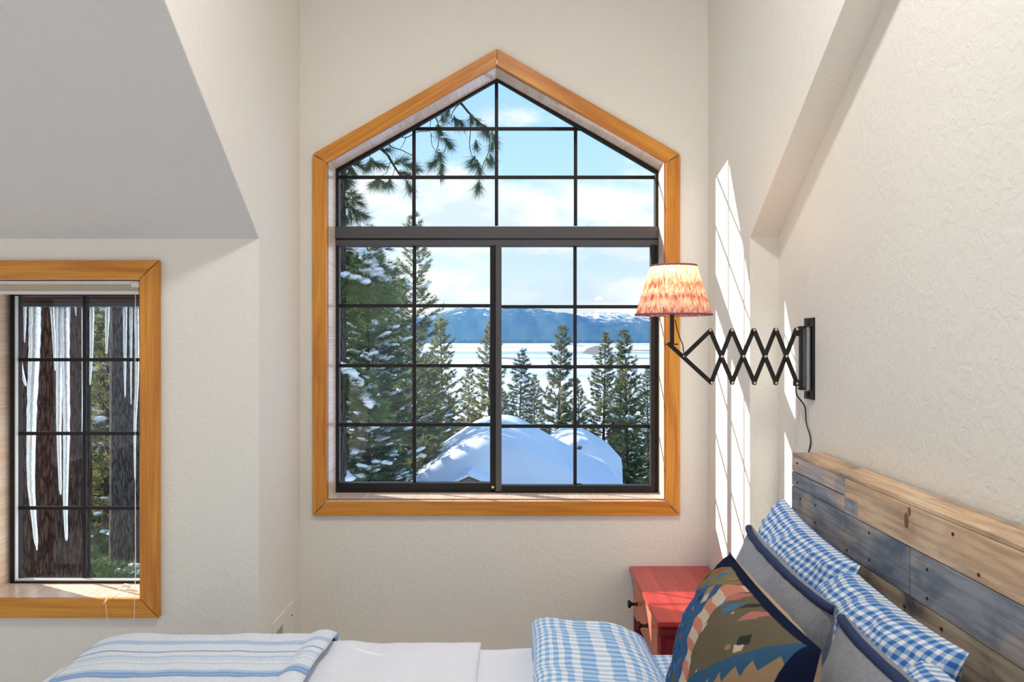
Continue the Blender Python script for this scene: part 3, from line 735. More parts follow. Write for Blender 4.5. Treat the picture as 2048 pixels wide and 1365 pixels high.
# ------------------------------------------------------------------ pillows
def pillow(name, C, ex, ey, a, b, T, mat, label, cat, group=None, seed=0, n=36, pinch=.06, wr=.006, T2=None, backmat=None, shapep=2.6, parts=None, sag=0):
    """C centre; ex, ey unit axes (half sizes a, b); bulge T to the front (ez), T2 to the back"""
    ex, ey = ex.normalized(), ey.normalized(); ez = ex.cross(ey).normalized(); ey = ez.cross(ex)
    T2 = T2 if T2 is not None else T
    def pt(u, v, side):
        pu = 1-pinch*(1-v*v)*abs(u)**2; pv = 1-pinch*(1-u*u)*abs(v)**2
        prof = max(0, (1-abs(u)**shapep)*(1-abs(v)**shapep))**.55
        q = Vector((u*a*7+seed*3, v*b*7, side*2+seed))
        t = (T if side > 0 else T2)*prof*(1+.10*fbm(q, .8))+wr*fbm(q, 2.6)*min(1, prof*2)
        return C+ex*(u*pu*a)+ey*(v*pv*b-sag*(1-v)*abs(u)**2)+ez*(side*t)
    out = []
    root = empty(name, C-ey*b, label, cat, group)
    for side, nm, mt in ((1, 'front_cover', mat), (-1, 'back_cover', backmat or mat)):
        v, uv = [], []
        for i in range(n+1):
            for j in range(n+1):
                u_, v_ = -1+2*i/n, -1+2*j/n
                v.append(pt(u_, v_, side)); uv.append((u_*a, v_*b))
        f = [(i*(n+1)+j, (i+1)*(n+1)+j, (i+1)*(n+1)+j+1, i*(n+1)+j+1) for i in range(n) for j in range(n)]
        if side < 0: f = [tuple(reversed(q)) for q in f]
        out.append(mesh_obj(nm, v, f, mt, root, True, uv=uv))
    if parts:
        for (nm, pth, r, mt) in parts:
            pts = [pt(u, v, 1)+ez*.001 for u, v in pth]
            MB().tube(pts, r, 8).build(nm, mt, root, smooth=True)
    return root
# gingham pillows leaning on the headboard: centre line x~.70
def lean(x_top, z_top, x_bot, z_bot, y_far, y_near):
    """returns centre, ex (near->far), ey (bottom->top), half sizes"""
    C = Vector(((x_top+x_bot)/2, (y_far+y_near)/2, (z_top+z_bot)/2))
    ey = Vector((x_top-x_bot, 0, z_top-z_bot)); b = ey.length/2
    return C, Vector((0, -1, 0)), ey, (y_far-y_near)/2, b
G = 'gingham pillows leaning against the headboard'
C, ex, ey, a, b = lean(.735, 1.045, .60, .66, 2.225, 1.72)
ex = Vector((0, -1, -.10))
pillow('gingham_pillow', C, ex, ey, a, b, .085, M['gingham'], 'blue gingham pillow at the window end of the headboard', 'pillow', G, 1, wr=.015, T2=.05)
C, ex, ey, a, b = lean(.735, 1.000, .60, .66, 1.80, 1.30)
ex = Vector((0, -1, -.03))
pillow('gingham_pillow', C, ex, ey, a, b, .095, M['gingham'], 'blue gingham pillow in the middle of the headboard, behind both grey cushions', 'pillow', G, 2, wr=.017, T2=.05)
C, ex, ey, a, b = lean(.70, .965, .56, .66, 1.37, .86)
pillow('gingham_pillow', C, ex, ey, a, b, .10, M['gingham'], 'blue gingham pillow nearest the viewer along the headboard', 'pillow', G, 3, wr=.015, T2=.06)

def grey_mat():
    m, nt, N, L, b = new_mat('grey_wool_with_bands')
    b.inputs['Roughness'].default_value = .9; b.inputs['Specular IOR Level'].default_value = .1; b.inputs['Sheen Weight'].default_value = .2
    uv = N.new('ShaderNodeUVMap'); sp = N.new('ShaderNodeSeparateXYZ'); L.new(uv.outputs[0], sp.inputs[0])
    r = N.new('ShaderNodeValToRGB'); r.color_ramp.interpolation = 'CONSTANT'; e = r.color_ramp.elements
    mr = N.new('ShaderNodeMapRange'); mr.inputs[1].default_value = -.25; mr.inputs[2].default_value = .25; L.new(sp.outputs[1], mr.inputs[0])
    e[0].position = 0; e[0].color = (.74, .70, .67, 1); e[1].position = .66; e[1].color = (.27, .28, .31, 1)
    L.new(mr.outputs[0], r.inputs[0])
    tc = N.new('ShaderNodeTexCoord'); n = N.new('ShaderNodeTexNoise'); n.inputs['Scale'].default_value = 160; n.inputs['Detail'].default_value = 3; L.new(tc.outputs['Object'], n.inputs[0])
    rr = N.new('ShaderNodeValToRGB'); rr.color_ramp.elements[0].position = .35; rr.color_ramp.elements[0].color = (.72, .72, .74, 1); rr.color_ramp.elements[1].position = .6
    L.new(n.outputs[0], rr.inputs[0]); mx = N.new('ShaderNodeMix'); mx.data_type = 'RGBA'; mx.blend_type = 'MULTIPLY'; mx.inputs[0].default_value = .6
    L.new(r.outputs[0], mx.inputs[6]); L.new(rr.outputs[0], mx.inputs[7]); L.new(mx.outputs[2], b.inputs['Base Color'])
    cloth_bump(N, L, b, tc, 500, .3, 10); return m
M['grey_wool'] = grey_mat()
M['navy'] = plain('navy_braid', (.012, .03, .10), .85, bump=.4, bscale=400)
M['linen'] = plain('tan_linen', (.52, .38, .27), .85, bump=.4, bscale=300)
edge = [(-.985+1.97*i/24, .955) for i in range(25)]
GG = 'grey cushions with a navy edge'
C, ex, ey, a, b = lean(.565, 1.045, .47, .655, 1.93, 1.41)
pillow('grey_cushion', C, Vector((0, -1, -.05)), ey, a, b, .055, M['grey_wool'], 'grey wool cushion with navy edge directly behind the patterned cushion', 'cushion', GG, 4, T2=.05, backmat=M['grey_wool'],
       parts=[('navy_band', edge, .0085, M['navy'])], pinch=.05)
C, ex, ey, a, b = lean(.565, 1.03, .45, .655, 1.375, .87)
pillow('grey_cushion', C, ex, ey, a, b, .055, M['grey_wool'], 'grey wool cushion with navy edge in the near right foreground', 'cushion', GG, 5, T2=.05,
       parts=[('navy_band', edge, .0085, M['navy'])], pinch=.05)

def kilim_mat():
    m, nt, N, L, b = new_mat('kilim_weave')
    b.inputs['Roughness'].default_value = .95; b.inputs['Specular IOR Level'].default_value = .05
    uv = N.new('ShaderNodeUVMap'); sp = N.new('ShaderNodeSeparateXYZ'); L.new(uv.outputs[0], sp.inputs[0])
    def math_(op, a, b_=None, c=None):
        n = N.new('ShaderNodeMath'); n.operation = op
        for k, v in enumerate((a, b_, c)):
            if v is None: continue
            if isinstance(v, (int, float)): n.inputs[k].default_value = v
            else: L.new(v, n.inputs[k])
        return n.outputs[0]
    U, V = sp.outputs[0], sp.outputs[1]     # u: far(-) -> near(+), v: bottom -> top
    def mix(f, a, b_):
        n = N.new('ShaderNodeMix'); n.data_type = 'RGBA'
        if isinstance(f, (int, float)): n.inputs[0].default_value = f
        else: L.new(f, n.inputs[0])
        for k, v in ((6, a), (7, b_)):
            if isinstance(v, tuple): n.inputs[k].default_value = (*v, 1)
            else: L.new(v, n.inputs[k])
        return n.outputs[2]
    zig = math_('PINGPONG', math_('DIVIDE', U, .024), .5)          # 0..0.5 zigzag along u
    zv = math_('PINGPONG', math_('DIVIDE', V, .035), .5)
    tcn = N.new('ShaderNodeTexVoronoi'); tcn.inputs['Scale'].default_value = 32; tcn.feature = 'F1'; tcn.distance = 'MANHATTAN'; L.new(uv.outputs[0], tcn.inputs[0])
    pal = N.new('ShaderNodeValToRGB'); pal.color_ramp.interpolation = 'CONSTANT'; e = pal.color_ramp.elements
    OL, RD, CR, BL, NV, TN = (.125, .105, .065), (.30, .08, .045), (.52, .42, .32), (.04, .11, .22), (.008, .012, .035), (.30, .20, .11)
    e[0].color = (*OL, 1); e[1].position = .92; e[1].color = (*TN, 1)
    for p, c in ((.28, (.035, .035, .03)), (.40, CR), (.56, (.40, .15, .12)), (.68, (.06, .15, .28)), (.80, RD)): k = e.new(p); k.color = (*c, 1)
    sx = N.new('ShaderNodeSeparateColor'); L.new(tcn.outputs['Color'], sx.inputs[0]); L.new(sx.outputs[0], pal.inputs[0])
    ob = N.new('ShaderNodeMapRange'); ob.inputs[1].default_value = .02; ob.inputs[2].default_value = .028
    field = mix(math_('LESS_THAN', tcn.outputs['Distance'], .55), OL, pal.outputs[0])
    # bands across u: blue panel at the far side with stepped cream/pink strip, navy borders
    u2 = math_('ADD', math_('ADD', U, math_('MULTIPLY', V, .5)), math_('MULTIPLY', zv, .012))
    pinkc = mix(math_('GREATER_THAN', zv, .25), CR, (.50, .20, .14))
    bluef = mix(math_('LESS_THAN', tcn.outputs['Distance'], .55), (.035, .10, .22), pal.outputs[0])
    c = field
    w_ = math_('ADD', V, math_('MULTIPLY', U, -.95))
    v2 = math_('ADD', w_, math_('MULTIPLY', zig, .045))
    c = mix(math_('LESS_THAN', w_, .0), c, (.035, .095, .17))
    c = mix(math_('LESS_THAN', v2, -.028), c, TN)                      # tan beyond the zigzag
    c = mix(math_('LESS_THAN', w_, -.12), c, NV)
    c = mix(math_('LESS_THAN', w_, -.155), c, CR)
    c = mix(math_('LESS_THAN', w_, -.175), c, OL)
    c = mix(math_('LESS_THAN', u2, .075), c, pinkc)
    c = mix(math_('LESS_THAN', u2, .022), c, bluef)
    c = mix(math_('GREATER_THAN', math_('ADD', V, math_('MULTIPLY', U, -.55)), .235), c, mix(math_('LESS_THAN', tcn.outputs['Distance'], .6), (.20, .15, .07), pal.outputs[0]))
    c = mix(math_('GREATER_THAN', U, .226), c, NV)
    c = mix(math_('GREATER_THAN', V, .203), c, NV)
    c = mix(math_('GREATER_THAN', math_('SUBTRACT', V, U), .37), c, NV)
    L.new(c, b.inputs['Base Color'])
    w = N.new('ShaderNodeTexWave'); w.inputs['Scale'].default_value = 130; w.bands_direction = 'Y'; w.inputs['Distortion'].default_value = 2; L.new(uv.outputs[0], w.inputs[0])
    bp = N.new('ShaderNodeBump'); bp.inputs['Strength'].default_value = .5; bp.inputs['Distance'].default_value = .002
    L.new(w.outputs[0], bp.inputs['Height']); L.new(bp.outputs[0], b.inputs['Normal']); return m
M['kilim'] = kilim_mat()
C, ex, ey, a, b = lean(.445, 1.055, .365, .645, 1.665, 1.165)
pillow('kilim_cushion', C, Vector((0, -1, -.02)), ey, a, b, .125, M['kilim'], 'patterned kilim cushion in olive, navy and rust at the front of the pillows', 'cushion', None, 6, T2=.07,
       backmat=M['linen'], wr=.008, pinch=.04)

# ================================================================== NIGHTSTAND
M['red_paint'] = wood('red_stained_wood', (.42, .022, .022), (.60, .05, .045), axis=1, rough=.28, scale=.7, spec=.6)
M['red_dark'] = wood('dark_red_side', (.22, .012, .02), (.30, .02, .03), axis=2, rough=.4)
M['sun_tint_front'] = wood('sun_tinted_drawer_front', (.62, .13, .07), (.74, .20, .11), axis=1, rough=.35)  # orange from sunlight, put into the drawer front's red
M['raw_wood'] = wood('raw_inner_wood', (.30, .15, .05), (.42, .23, .09), axis=1)
ns = empty('nightstand', (.62, 2.9, 0), 'red painted nightstand with two black knobs in the corner beyond the bed', 'nightstand')
nx0, nx1, ny0, ny1, nzt = .462, .779, 2.592, 3.20, .585
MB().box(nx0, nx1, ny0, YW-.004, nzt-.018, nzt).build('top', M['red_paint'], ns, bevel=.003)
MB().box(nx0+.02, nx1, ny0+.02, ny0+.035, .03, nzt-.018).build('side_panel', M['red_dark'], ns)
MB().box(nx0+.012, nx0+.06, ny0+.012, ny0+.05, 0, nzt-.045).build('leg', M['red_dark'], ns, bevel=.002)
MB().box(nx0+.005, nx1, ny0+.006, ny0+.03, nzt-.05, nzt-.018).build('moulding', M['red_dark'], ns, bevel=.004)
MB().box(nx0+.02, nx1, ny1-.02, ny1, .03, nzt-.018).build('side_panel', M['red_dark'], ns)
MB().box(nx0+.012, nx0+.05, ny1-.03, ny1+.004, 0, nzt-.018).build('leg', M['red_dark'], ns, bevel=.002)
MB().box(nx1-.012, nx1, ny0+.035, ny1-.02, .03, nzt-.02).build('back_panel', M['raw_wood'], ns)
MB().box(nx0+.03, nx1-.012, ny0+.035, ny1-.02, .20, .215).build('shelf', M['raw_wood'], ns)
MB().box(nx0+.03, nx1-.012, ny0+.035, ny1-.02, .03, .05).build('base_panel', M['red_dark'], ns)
dz0, dz1 = .415, .563
dr = empty('drawer', (0, 0, 0)); dr.parent = ns; dr.location = Vector((nx0, 2.9, .47))-ns.location
dw = Matrix.Translation((nx0, 2.9, .47))
def dpart(mb, name, mat, **k):
    o = mb.build(name, mat, **k); o.parent = dr; o.matrix_parent_inverse = dw.inverted(); return o
dpart(MB().box(nx0+.006, nx0+.024, ny0+.045, ny1-.03, dz0, dz1), 'drawer_front', M['sun_tint_front'], bevel=.002)
dpart(MB().box(nx0+.024, nx0+.25, ny0+.06, ny1-.04, dz0+.01, dz0+.018), 'drawer_box', M['raw_wood'])
for y in (2.83, 3.06):
    dpart(MB().lathe((nx0+.006, y, .488), [(.009, 0), (.006, -.006), (.0055, -.018), (.009, -.024), (.015, -.028), (.0155, -.034), (.010, -.037), (.001, -.037)], 18, 'x'), 'knob', M['iron'], smooth=True)

# ================================================================== WALL LAMP
YL = 2.378
lp = empty('wall_lamp', (XN, YL, 1.32), 'black scissor-arm wall lamp with a pleated red and cream shade, plugged cable behind the headboard', 'lamp')
def LP(px, py, dy=0): return P(px, py, YL)+Vector((0, dy, 0))
MB().box(XN-.008, XN, 2.345, 2.415, 1.323, 1.565).build('wall_plate', M['iron'], lp, bevel=.001)
for z in (1.552, 1.336):
    MB().lathe((XN-.008, 2.38, z), [(.010, 0), (.009, -.003), (.002, -.004)], 10, 'x').build('screw', M['dark'], lp)
MB().box(XN-.022, XN-.008, 2.352, 2.408, 1.348, 1.538).build('tube', M['iron_grey'], lp, bevel=.006, seg=4)
MB().box(XN-.034, XN-.026, YL-.008, YL+.010, 1.350, 1.541).build('hinge_rod', M['iron'], lp, bevel=.002)
for z in (1.535, 1.352): MB().box(XN-.034, XN-.006, YL-.016, YL+.018, z, z+.005).build('bracket', M['iron'], lp, bevel=.001)
for z in (1.511, 1.362): MB().box(XN-.052, XN-.030, YL-.006, YL+.008, z, z+.018).build('lug', M['iron'], lp, bevel=.002)
U = [(1593.3, 659.5), (1551.4, 660.3), (1507.7, 661), (1463.6, 661.5), (1420, 661.7)]
D = [(1593.3, 767.7), (1551.4, 766.9), (1508.6, 766.7), (1464.6, 766.2), (1423, 766)]
def bar(p, q, dy, w=.0125, t=.0028, name='scissor_bar', par=lp, mat='iron'):
    p, q = LP(*p), LP(*q); d = (q-p); d.y = 0; L_ = d.length; d.normalize(); nrm = Vector((-d.z, 0, d.x))
    h = w/2; pl = []
    for k in range(7): a = -PI/2+PI*k/6; pl.append(q+d*(h*math.cos(a))+nrm*(h*math.sin(a)))
    for k in range(7): a = PI/2+PI*k/6; pl.append(p+d*(h*math.cos(a))+nrm*(h*math.sin(a)))
    return MB().prism([(v.x, v.z) for v in pl], YL+dy-t, YL+dy+t).build(name, M[mat], par, bevel=.0006, seg=1)
for i in range(4):
    bar(U[i], D[i+1], .004); bar(D[i], U[i+1], -.0035)
bar(U[4], (1367.7, 712.3), -.0035)
bar(D[4], (1339, 689), .004)
piv = U+D+[((U[i][0]+D[i+1][0])/2, (U[i][1]+D[i+1][1])/2) for i in range(4)]+[(1367.7, 712.3)]
for p in piv:
    c = LP(*p); MB().lathe((c.x, YL-.010, c.z), [(.0008, 0), (.0038, .0008), (.0046, .003), (.0046, .012)], 12, 'y').build('rivet', M['brass'], lp, smooth=True)
c = LP(1343, 689); MB().box(c.x-.018, c.x+.018, YL-.012, YL+.012, c.z-.002, c.z+.002).build('stem_plate', M['iron'], lp, bevel=.001)
c = LP(1344, 689); c2 = LP(1344, 605)
MB().box(c.x-.0058, c.x+.0058, YL-.0058, YL+.0058, c.z, c2.z).build('stem', M['iron'], lp, bevel=.001)
sx = LP(1347, 0).x; zs0, zs1 = Z(632, YL), Z(531, YL); R0, R1 = .1105, .066
def shade_mat():
    m = bpy.data.materials.new('pleated_print_fabric'); m.use_nodes = True; nt = m.node_tree; N = nt.nodes; L = nt.links; N.clear()
    o = N.new('ShaderNodeOutputMaterial'); uv = N.new('ShaderNodeUVMap')
    mp = N.new('ShaderNodeMapping'); mp.inputs['Scale'].default_value = (70, 3.4, 1); L.new(uv.outputs[0], mp.inputs[0])
    n = N.new('ShaderNodeTexNoise'); n.inputs['Scale'].default_value = 1.6; n.inputs['Detail'].default_value = 5; n.inputs['Roughness'].default_value = .7; n.inputs['Distortion'].default_value = .9; L.new(mp.outputs[0], n.inputs[0])
    sp = N.new('ShaderNodeSeparateXYZ'); L.new(uv.outputs[0], sp.inputs[0])
    bandr = N.new('ShaderNodeValToRGB'); e = bandr.color_ramp.elements; e[0].position = 0; e[0].color = (.12,)*3+(1,); e[1].position = 1; e[1].color = (0,)*3+(1,)
    for p, v in ((.12, .06), (.24, -.0), (.36, .13), (.46, .02), (.60, .12), (.72, .05), (.82, .0)): k = e.new(p); k.color = (max(0, v),)*3+(1,)
    L.new(sp.outputs[1], bandr.inputs[0])
    a = N.new('ShaderNodeMath'); L.new(n.outputs[0], a.inputs[0]); L.new(bandr.outputs[0], a.inputs[1])
    r = N.new('ShaderNodeValToRGB'); e = r.color_ramp.elements; e[0].position = .46; e[0].color = (.88, .79, .68, 1); e[1].position = .68; e[1].color = (.50, .10, .09, 1)
    k = e.new(.56); k.color = (.80, .48, .38, 1)
    L.new(a.outputs[0], r.inputs[0])
    d = N.new('ShaderNodeBsdfDiffuse'); t = N.new('ShaderNodeBsdfTranslucent'); mx = N.new('ShaderNodeMixShader'); mx.inputs[0].default_value = .5
    L.new(r.outputs[0], d.inputs[0]); L.new(r.outputs[0], t.inputs[0]); L.new(d.outputs[0], mx.inputs[1]); L.new(t.outputs[0], mx.inputs[2]); L.new(mx.outputs[0], o.inputs[0]); return m
M['shade'] = shade_mat(); M['shade_lining'] = M['shade']
def shade_fn(u, v):
    a = u*2*PI; r = R0+(R1-R0)*v; r *= 1+.026*math.sin(a*40)*(1-.1*v)+.006*math.sin(a*17+2)
    return Vector((sx+r*math.cos(a), YL+r*math.sin(a), zs0+(zs1-zs0)*v)), (u, v)
grid_mesh('shade', shade_fn, 368, 8, M['shade'], lp)
M['purple_trim'] = plain('mauve_shade_trim', (.28, .10, .14), .8, bump=.4, bscale=600)
for r, z in ((R0+.002, zs0+.003), (R1+.001, zs1-.002)):
    ring = [Vector((sx+r*math.cos(a*PI/30), YL+r*math.sin(a*PI/30), z)) for a in range(61)]
    MB().tube(ring, .0030, 8, cap=False).build('trim_band', M['purple_trim'], lp, smooth=True)
MB().lathe((c.x, YL, c2.z-.01), [(.010, 0), (.016, .004), (.016, .03), (.012, .034)], 16).build('socket', M['iron'], lp, smooth=True)
bm_, bN = bpy.data.materials.new('lit_bulb'), None
bm_.use_nodes = True; b_ = bm_.node_tree.nodes['Principled BSDF']; b_.inputs['Emission Color'].default_value = (1, .72, .38, 1); b_.inputs['Emission Strength'].default_value = 14; b_.inputs['Base Color'].default_value = (1, .9, .7, 1)
bz = c2.z+.055
MB().lathe((c.x+.004, YL, bz-.03), [(.008, 0), (.012, .01), (.022, .028), (.025, .042), (.020, .058), (.008, .067), (.001, .068)], 18).build('bulb', bm_, lp, smooth=True)
bl_ = bpy.data.lights.new('bulb_light', 'POINT'); bl_.energy = .75; bl_.color = (1, .66, .36); bl_.shadow_soft_size = .03
blo = bpy.data.objects.new('bulb_light', bl_); COL.objects.link(blo); blo.parent = lp; blo.location = Vector((c.x+.004, YL, bz+.045))-lp.location
# cables
MB().tube(smooth_path([LP(1349, 640, -.008), LP(1352, 655, -.010), LP(1358, 675, -.010), LP(1364, 690, -.010), LP(1366, 706, -.010), LP(1369, 714, -.010)], 6), .0017, 6).build('cable', M['black_cord'], lp, smooth=True)
cx_ = XN-.004
MB().tube(smooth_path([LP(1592, 770, -.002), LP(1594, 790, .002), (cx_-.012, 2.385, 1.30), (cx_-.002, 2.40, 1.25), (cx_, 2.37, 1.20), (cx_, 2.40, 1.12), (cx_, 2.39, .9), (cx_, 2.39, .3)], 6), .0022, 6).build('cable', M['black_cord'], lp, smooth=True)
# ================================================================== OUTSIDE
M['snow'] = plain('snow', (.86, .90, .96), .7, spec=.3, bump=.5, bscale=6)
def snow_mat():
    m, nt, N, L, b = new_mat('ground_snow')
    b.inputs['Base Color'].default_value = (.86, .89, .94, 1); b.inputs['Roughness'].default_value = .7; b.inputs['Specular IOR Level'].default_value = .2
    tc = N.new('ShaderNodeTexCoord'); mp = N.new('ShaderNodeMapping'); mp.inputs['Scale'].default_value = (.0006, .0030, .001)
    n = N.new('ShaderNodeTexNoise'); n.inputs['Scale'].default_value = 1; n.inputs['Detail'].default_value = 6; n.inputs['Distortion'].default_value = .3
    L.new(tc.outputs['Object'], mp.inputs[0]); L.new(mp.outputs[0], n.inputs[0])
    r = N.new('ShaderNodeValToRGB'); r.color_ramp.elements[0].position = .40; r.color_ramp.elements[0].color = (.36, .50, .66, 1); r.color_ramp.elements[1].position = .54; r.color_ramp.elements[1].color = (.80, .84, .90, 1)
    L.new(n.outputs[0], r.inputs[0]); L.new(r.outputs[0], b.inputs['Base Color']); return m
M['ground_snow'] = snow_mat()
def bark_mat(name, c1, c2, s=1.0):
    m, nt, N, L, b = new_mat(name)
    b.inputs['Roughness'].default_value = .9; b.inputs['Specular IOR Level'].default_value = .1
    tc = N.new('ShaderNodeTexCoord'); mp = N.new('ShaderNodeMapping'); mp.inputs['Scale'].default_value = (34*s, 34*s, 5*s)
    n = N.new('ShaderNodeTexVoronoi'); n.feature = 'DISTANCE_TO_EDGE'; n.inputs['Scale'].default_value = 1.0
    n2 = N.new('ShaderNodeTexNoise'); n2.inputs['Scale'].default_value = 3.2; n2.inputs['Detail'].default_value = 6; n2.inputs['Roughness'].default_value = .7; n2.inputs['Distortion'].default_value = .4
    L.new(tc.outputs['Object'], mp.inputs[0]); L.new(mp.outputs[0], n2.inputs[0])
    va = N.new('ShaderNodeVectorMath'); va.operation = 'MULTIPLY_ADD'; va.inputs[1].default_value = (.9,)*3; L.new(n2.outputs['Color'], va.inputs[0]); L.new(mp.outputs[0], va.inputs[2]); L.new(va.outputs[0], n.inputs[0])
    r = N.new('ShaderNodeValToRGB'); r.color_ramp.elements[0].position = .36; r.color_ramp.elements[0].color = (*c1, 1); r.color_ramp.elements[1].position = .66; r.color_ramp.elements[1].color = (*c2, 1)
    L.new(n2.outputs[0], r.inputs[0])
    cr = N.new('ShaderNodeMapRange'); cr.inputs[2].default_value = .14; cr.inputs[3].default_value = .25; L.new(n.outputs[0], cr.inputs[0])
    mx = N.new('ShaderNodeMix'); mx.data_type = 'RGBA'; mx.blend_type = 'MULTIPLY'; mx.inputs[0].default_value = 1
    L.new(r.outputs[0], mx.inputs[6]); L.new(cr.outputs[0], mx.inputs[7]); L.new(mx.outputs[2], b.inputs['Base Color'])
    ad = N.new('ShaderNodeMath'); ad.operation = 'ADD'; L.new(cr.outputs[0], ad.inputs[0]); L.new(n2.outputs[0], ad.inputs[1])
    bp = N.new('ShaderNodeBump'); bp.inputs['Strength'].default_value = 1; bp.inputs['Distance'].default_value = .03
    L.new(ad.outputs[0], bp.inputs['Height']); L.new(bp.outputs[0], b.inputs['Normal']); return m
M['bark'] = bark_mat('red_brown_bark', (.060, .030, .024), (.20, .115, .085))
M['bark_grey'] = bark_mat('grey_bark', (.07, .06, .052), (.20, .17, .145))
def needle_mat(name, c1, c2, trans=.35):
    m = bpy.data.materials.new(name); m.use_nodes = True; nt = m.node_tree; N = nt.nodes; L = nt.links; N.clear()
    o = N.new('ShaderNodeOutputMaterial'); tc = N.new('ShaderNodeTexCoord')
    n = N.new('ShaderNodeTexNoise'); n.inputs['Scale'].default_value = 1.3; n.inputs['Detail'].default_value = 5; L.new(tc.outputs['Object'], n.inputs[0])
    r = N.new('ShaderNodeValToRGB'); r.color_ramp.elements[0].position = .36; r.color_ramp.elements[0].color = (*c1, 1); r.color_ramp.elements[1].position = .64; r.color_ramp.elements[1].color = (*c2, 1)
    L.new(n.outputs[0], r.inputs[0])
    d = N.new('ShaderNodeBsdfDiffuse'); t = N.new('ShaderNodeBsdfTranslucent'); mx = N.new('ShaderNodeMixShader'); mx.inputs[0].default_value = trans
    L.new(r.outputs[0], d.inputs[0]); L.new(r.outputs[0], t.inputs[0]); L.new(d.outputs[0], mx.inputs[1]); L.new(t.outputs[0], mx.inputs[2]); L.new(mx.outputs[0], o.inputs[0]); return m
M['needles'] = needle_mat('green_needles', (.10, .135, .075), (.31, .33, .15))
M['needles_dark'] = needle_mat('deep_green_needles', (.045, .10, .06), (.17, .24, .09))
M['needles_pine'] = needle_mat('pine_needles', (.06, .11, .08), (.17, .23, .12))
M['needles_sun_tint'] = needle_mat('sun_tinted_needles', (.15, .17, .07), (.46, .43, .18))  # sunlight put into the colour, lighter and yellower than the green needles

def ground_z(x, y):
    if y < 14: z = -5.2-.10*max(0, y-4)
    else: z = -6.2-.115*(y-14)
    v = -33+max(0, (y-600))*.0034
    w = min(1, max(0, (y-180)/160)); w = w*w*(3-2*w)
    z = z*(1-w)+v*w if y > 180 else z
    # rise of the hillside to the left, close to the house
    z += max(0, min(1, (-x-4)/14))*max(0, min(1, (70-y)/50))*3.2
    return z
def terrain():
    xs = np.concatenate([-np.geomspace(6000, 12, 34), np.linspace(-11, 11, 20), np.geomspace(12, 6000, 34)])
    ys = np.concatenate([np.linspace(3.9, 40, 50), np.geomspace(42, 9000, 70)])
    v, f = [], []
    for y in ys:
        for x in xs:
            z = ground_z(x, y)
            if y < 120: z += .35*noise.noise(Vector((x*.25, y*.25, 0)))+.10*noise.noise(Vector((x*1.1, y*1.1, 5)))
            v.append((x, y, z))
    n = len(xs)
    f = [(j*n+i, j*n+i+1, (j+1)*n+i+1, (j+1)*n+i) for j in range(len(ys)-1) for i in range(n-1)]
    o = mesh_obj('snowy_ground', v, f, M['ground_snow'], None, True); o['kind'] = 'structure'
terrain()

# ---- mountains
def mountain_mat(name, forest, snowc, line, sc=.006):
    m, nt, N, L, b = new_mat(name)
    b.inputs['Roughness'].default_value = 1; b.inputs['Specular IOR Level'].default_value = 0
    tc = N.new('ShaderNodeTexCoord'); n = N.new('ShaderNodeTexNoise'); n.inputs['Scale'].default_value = sc; n.inputs['Detail'].default_value = 9; n.inputs['Roughness'].default_value = .72
    L.new(tc.outputs['Object'], n.inputs[0])
    sp = N.new('ShaderNodeSeparateXYZ'); L.new(tc.outputs['Object'], sp.inputs[0])
    mr = N.new('ShaderNodeMapRange'); mr.inputs[1].default_value = line[0]; mr.inputs[2].default_value = line[1]; mr.inputs[3].default_value = -.22; mr.inputs[4].default_value = .10; L.new(sp.outputs[2], mr.inputs[0])
    a = N.new('ShaderNodeMath'); L.new(n.outputs[0], a.inputs[0]); L.new(mr.outputs[0], a.inputs[1])
    r = N.new('ShaderNodeValToRGB'); r.color_ramp.elements[0].position = .50; r.color_ramp.elements[0].color = (*forest, 1); r.color_ramp.elements[1].position = .60; r.color_ramp.elements[1].color = (*snowc, 1)
    L.new(a.outputs[0], r.inputs[0]); L.new(r.outputs[0], b.inputs['Base Color']); return m
M['mountain'] = mountain_mat('forested_mountain', (.045, .075, .085), (.85, .9, .95), (90, 310), .011)
M['mountain_white'] = mountain_mat('snow_topped_mountain', (.045, .075, .085), (.85, .9, .95), (40, 215), .012)
def ridge(name, prof, yb, depth, label, seed, mat, zbase):
    xs = np.linspace(prof[0][0], prof[-1][0], 240); px = [p[0] for p in prof]; py = [p[1] for p in prof]
    nd = 26; v = []
    for j in range(nd+1):
        t = j/nd; y = yb+depth*t
        for x in xs:
            X0 = (x-CX)/F*(yb+depth*.6); top = Z(np.interp(x, px, py), yb+depth*.6)
            env = math.sin(min(1, t/.6)*PI/2)**1.15 if t < .6 else math.cos((t-.6)/.4*PI/2)
            h = (top-zbase)*env
            h += (top-zbase)*.16*fbm(Vector((x*.02+seed, t*4, seed)), 1.4)*math.sin(min(1, t/.6)*PI)
            h += (top-zbase)*.025*fbm(Vector((x*.11+seed, t*9, seed)), 1.4)*env
            v.append((X0*(y/(yb+depth*.6)), y, zbase+h))
    n = len(xs)
    f = [(j*n+i, j*n+i+1, (j+1)*n+i+1, (j+1)*n+i) for j in range(nd) for i in range(n-1)]
    o = mesh_obj(name, v, f, mat, None, True); tag(o, label, 'mountain')
ridge('mountain', [(-900, 690), (-600, 652), (-250, 640), (60, 655), (330, 642), (560, 650), (640, 654), (760, 646), (860, 634), (900, 620), (925, 616.5), (955, 619), (985, 621), (1003, 615), (1030, 613), (1060, 617), (1100, 624), (1135, 627), (1160, 633), (1190, 642), (1240, 660), (1300, 688)], 5200, 2600,
      'long blue forested mountain with snow patches on its crest, left and centre of the view', 1, M['mountain'], -20)
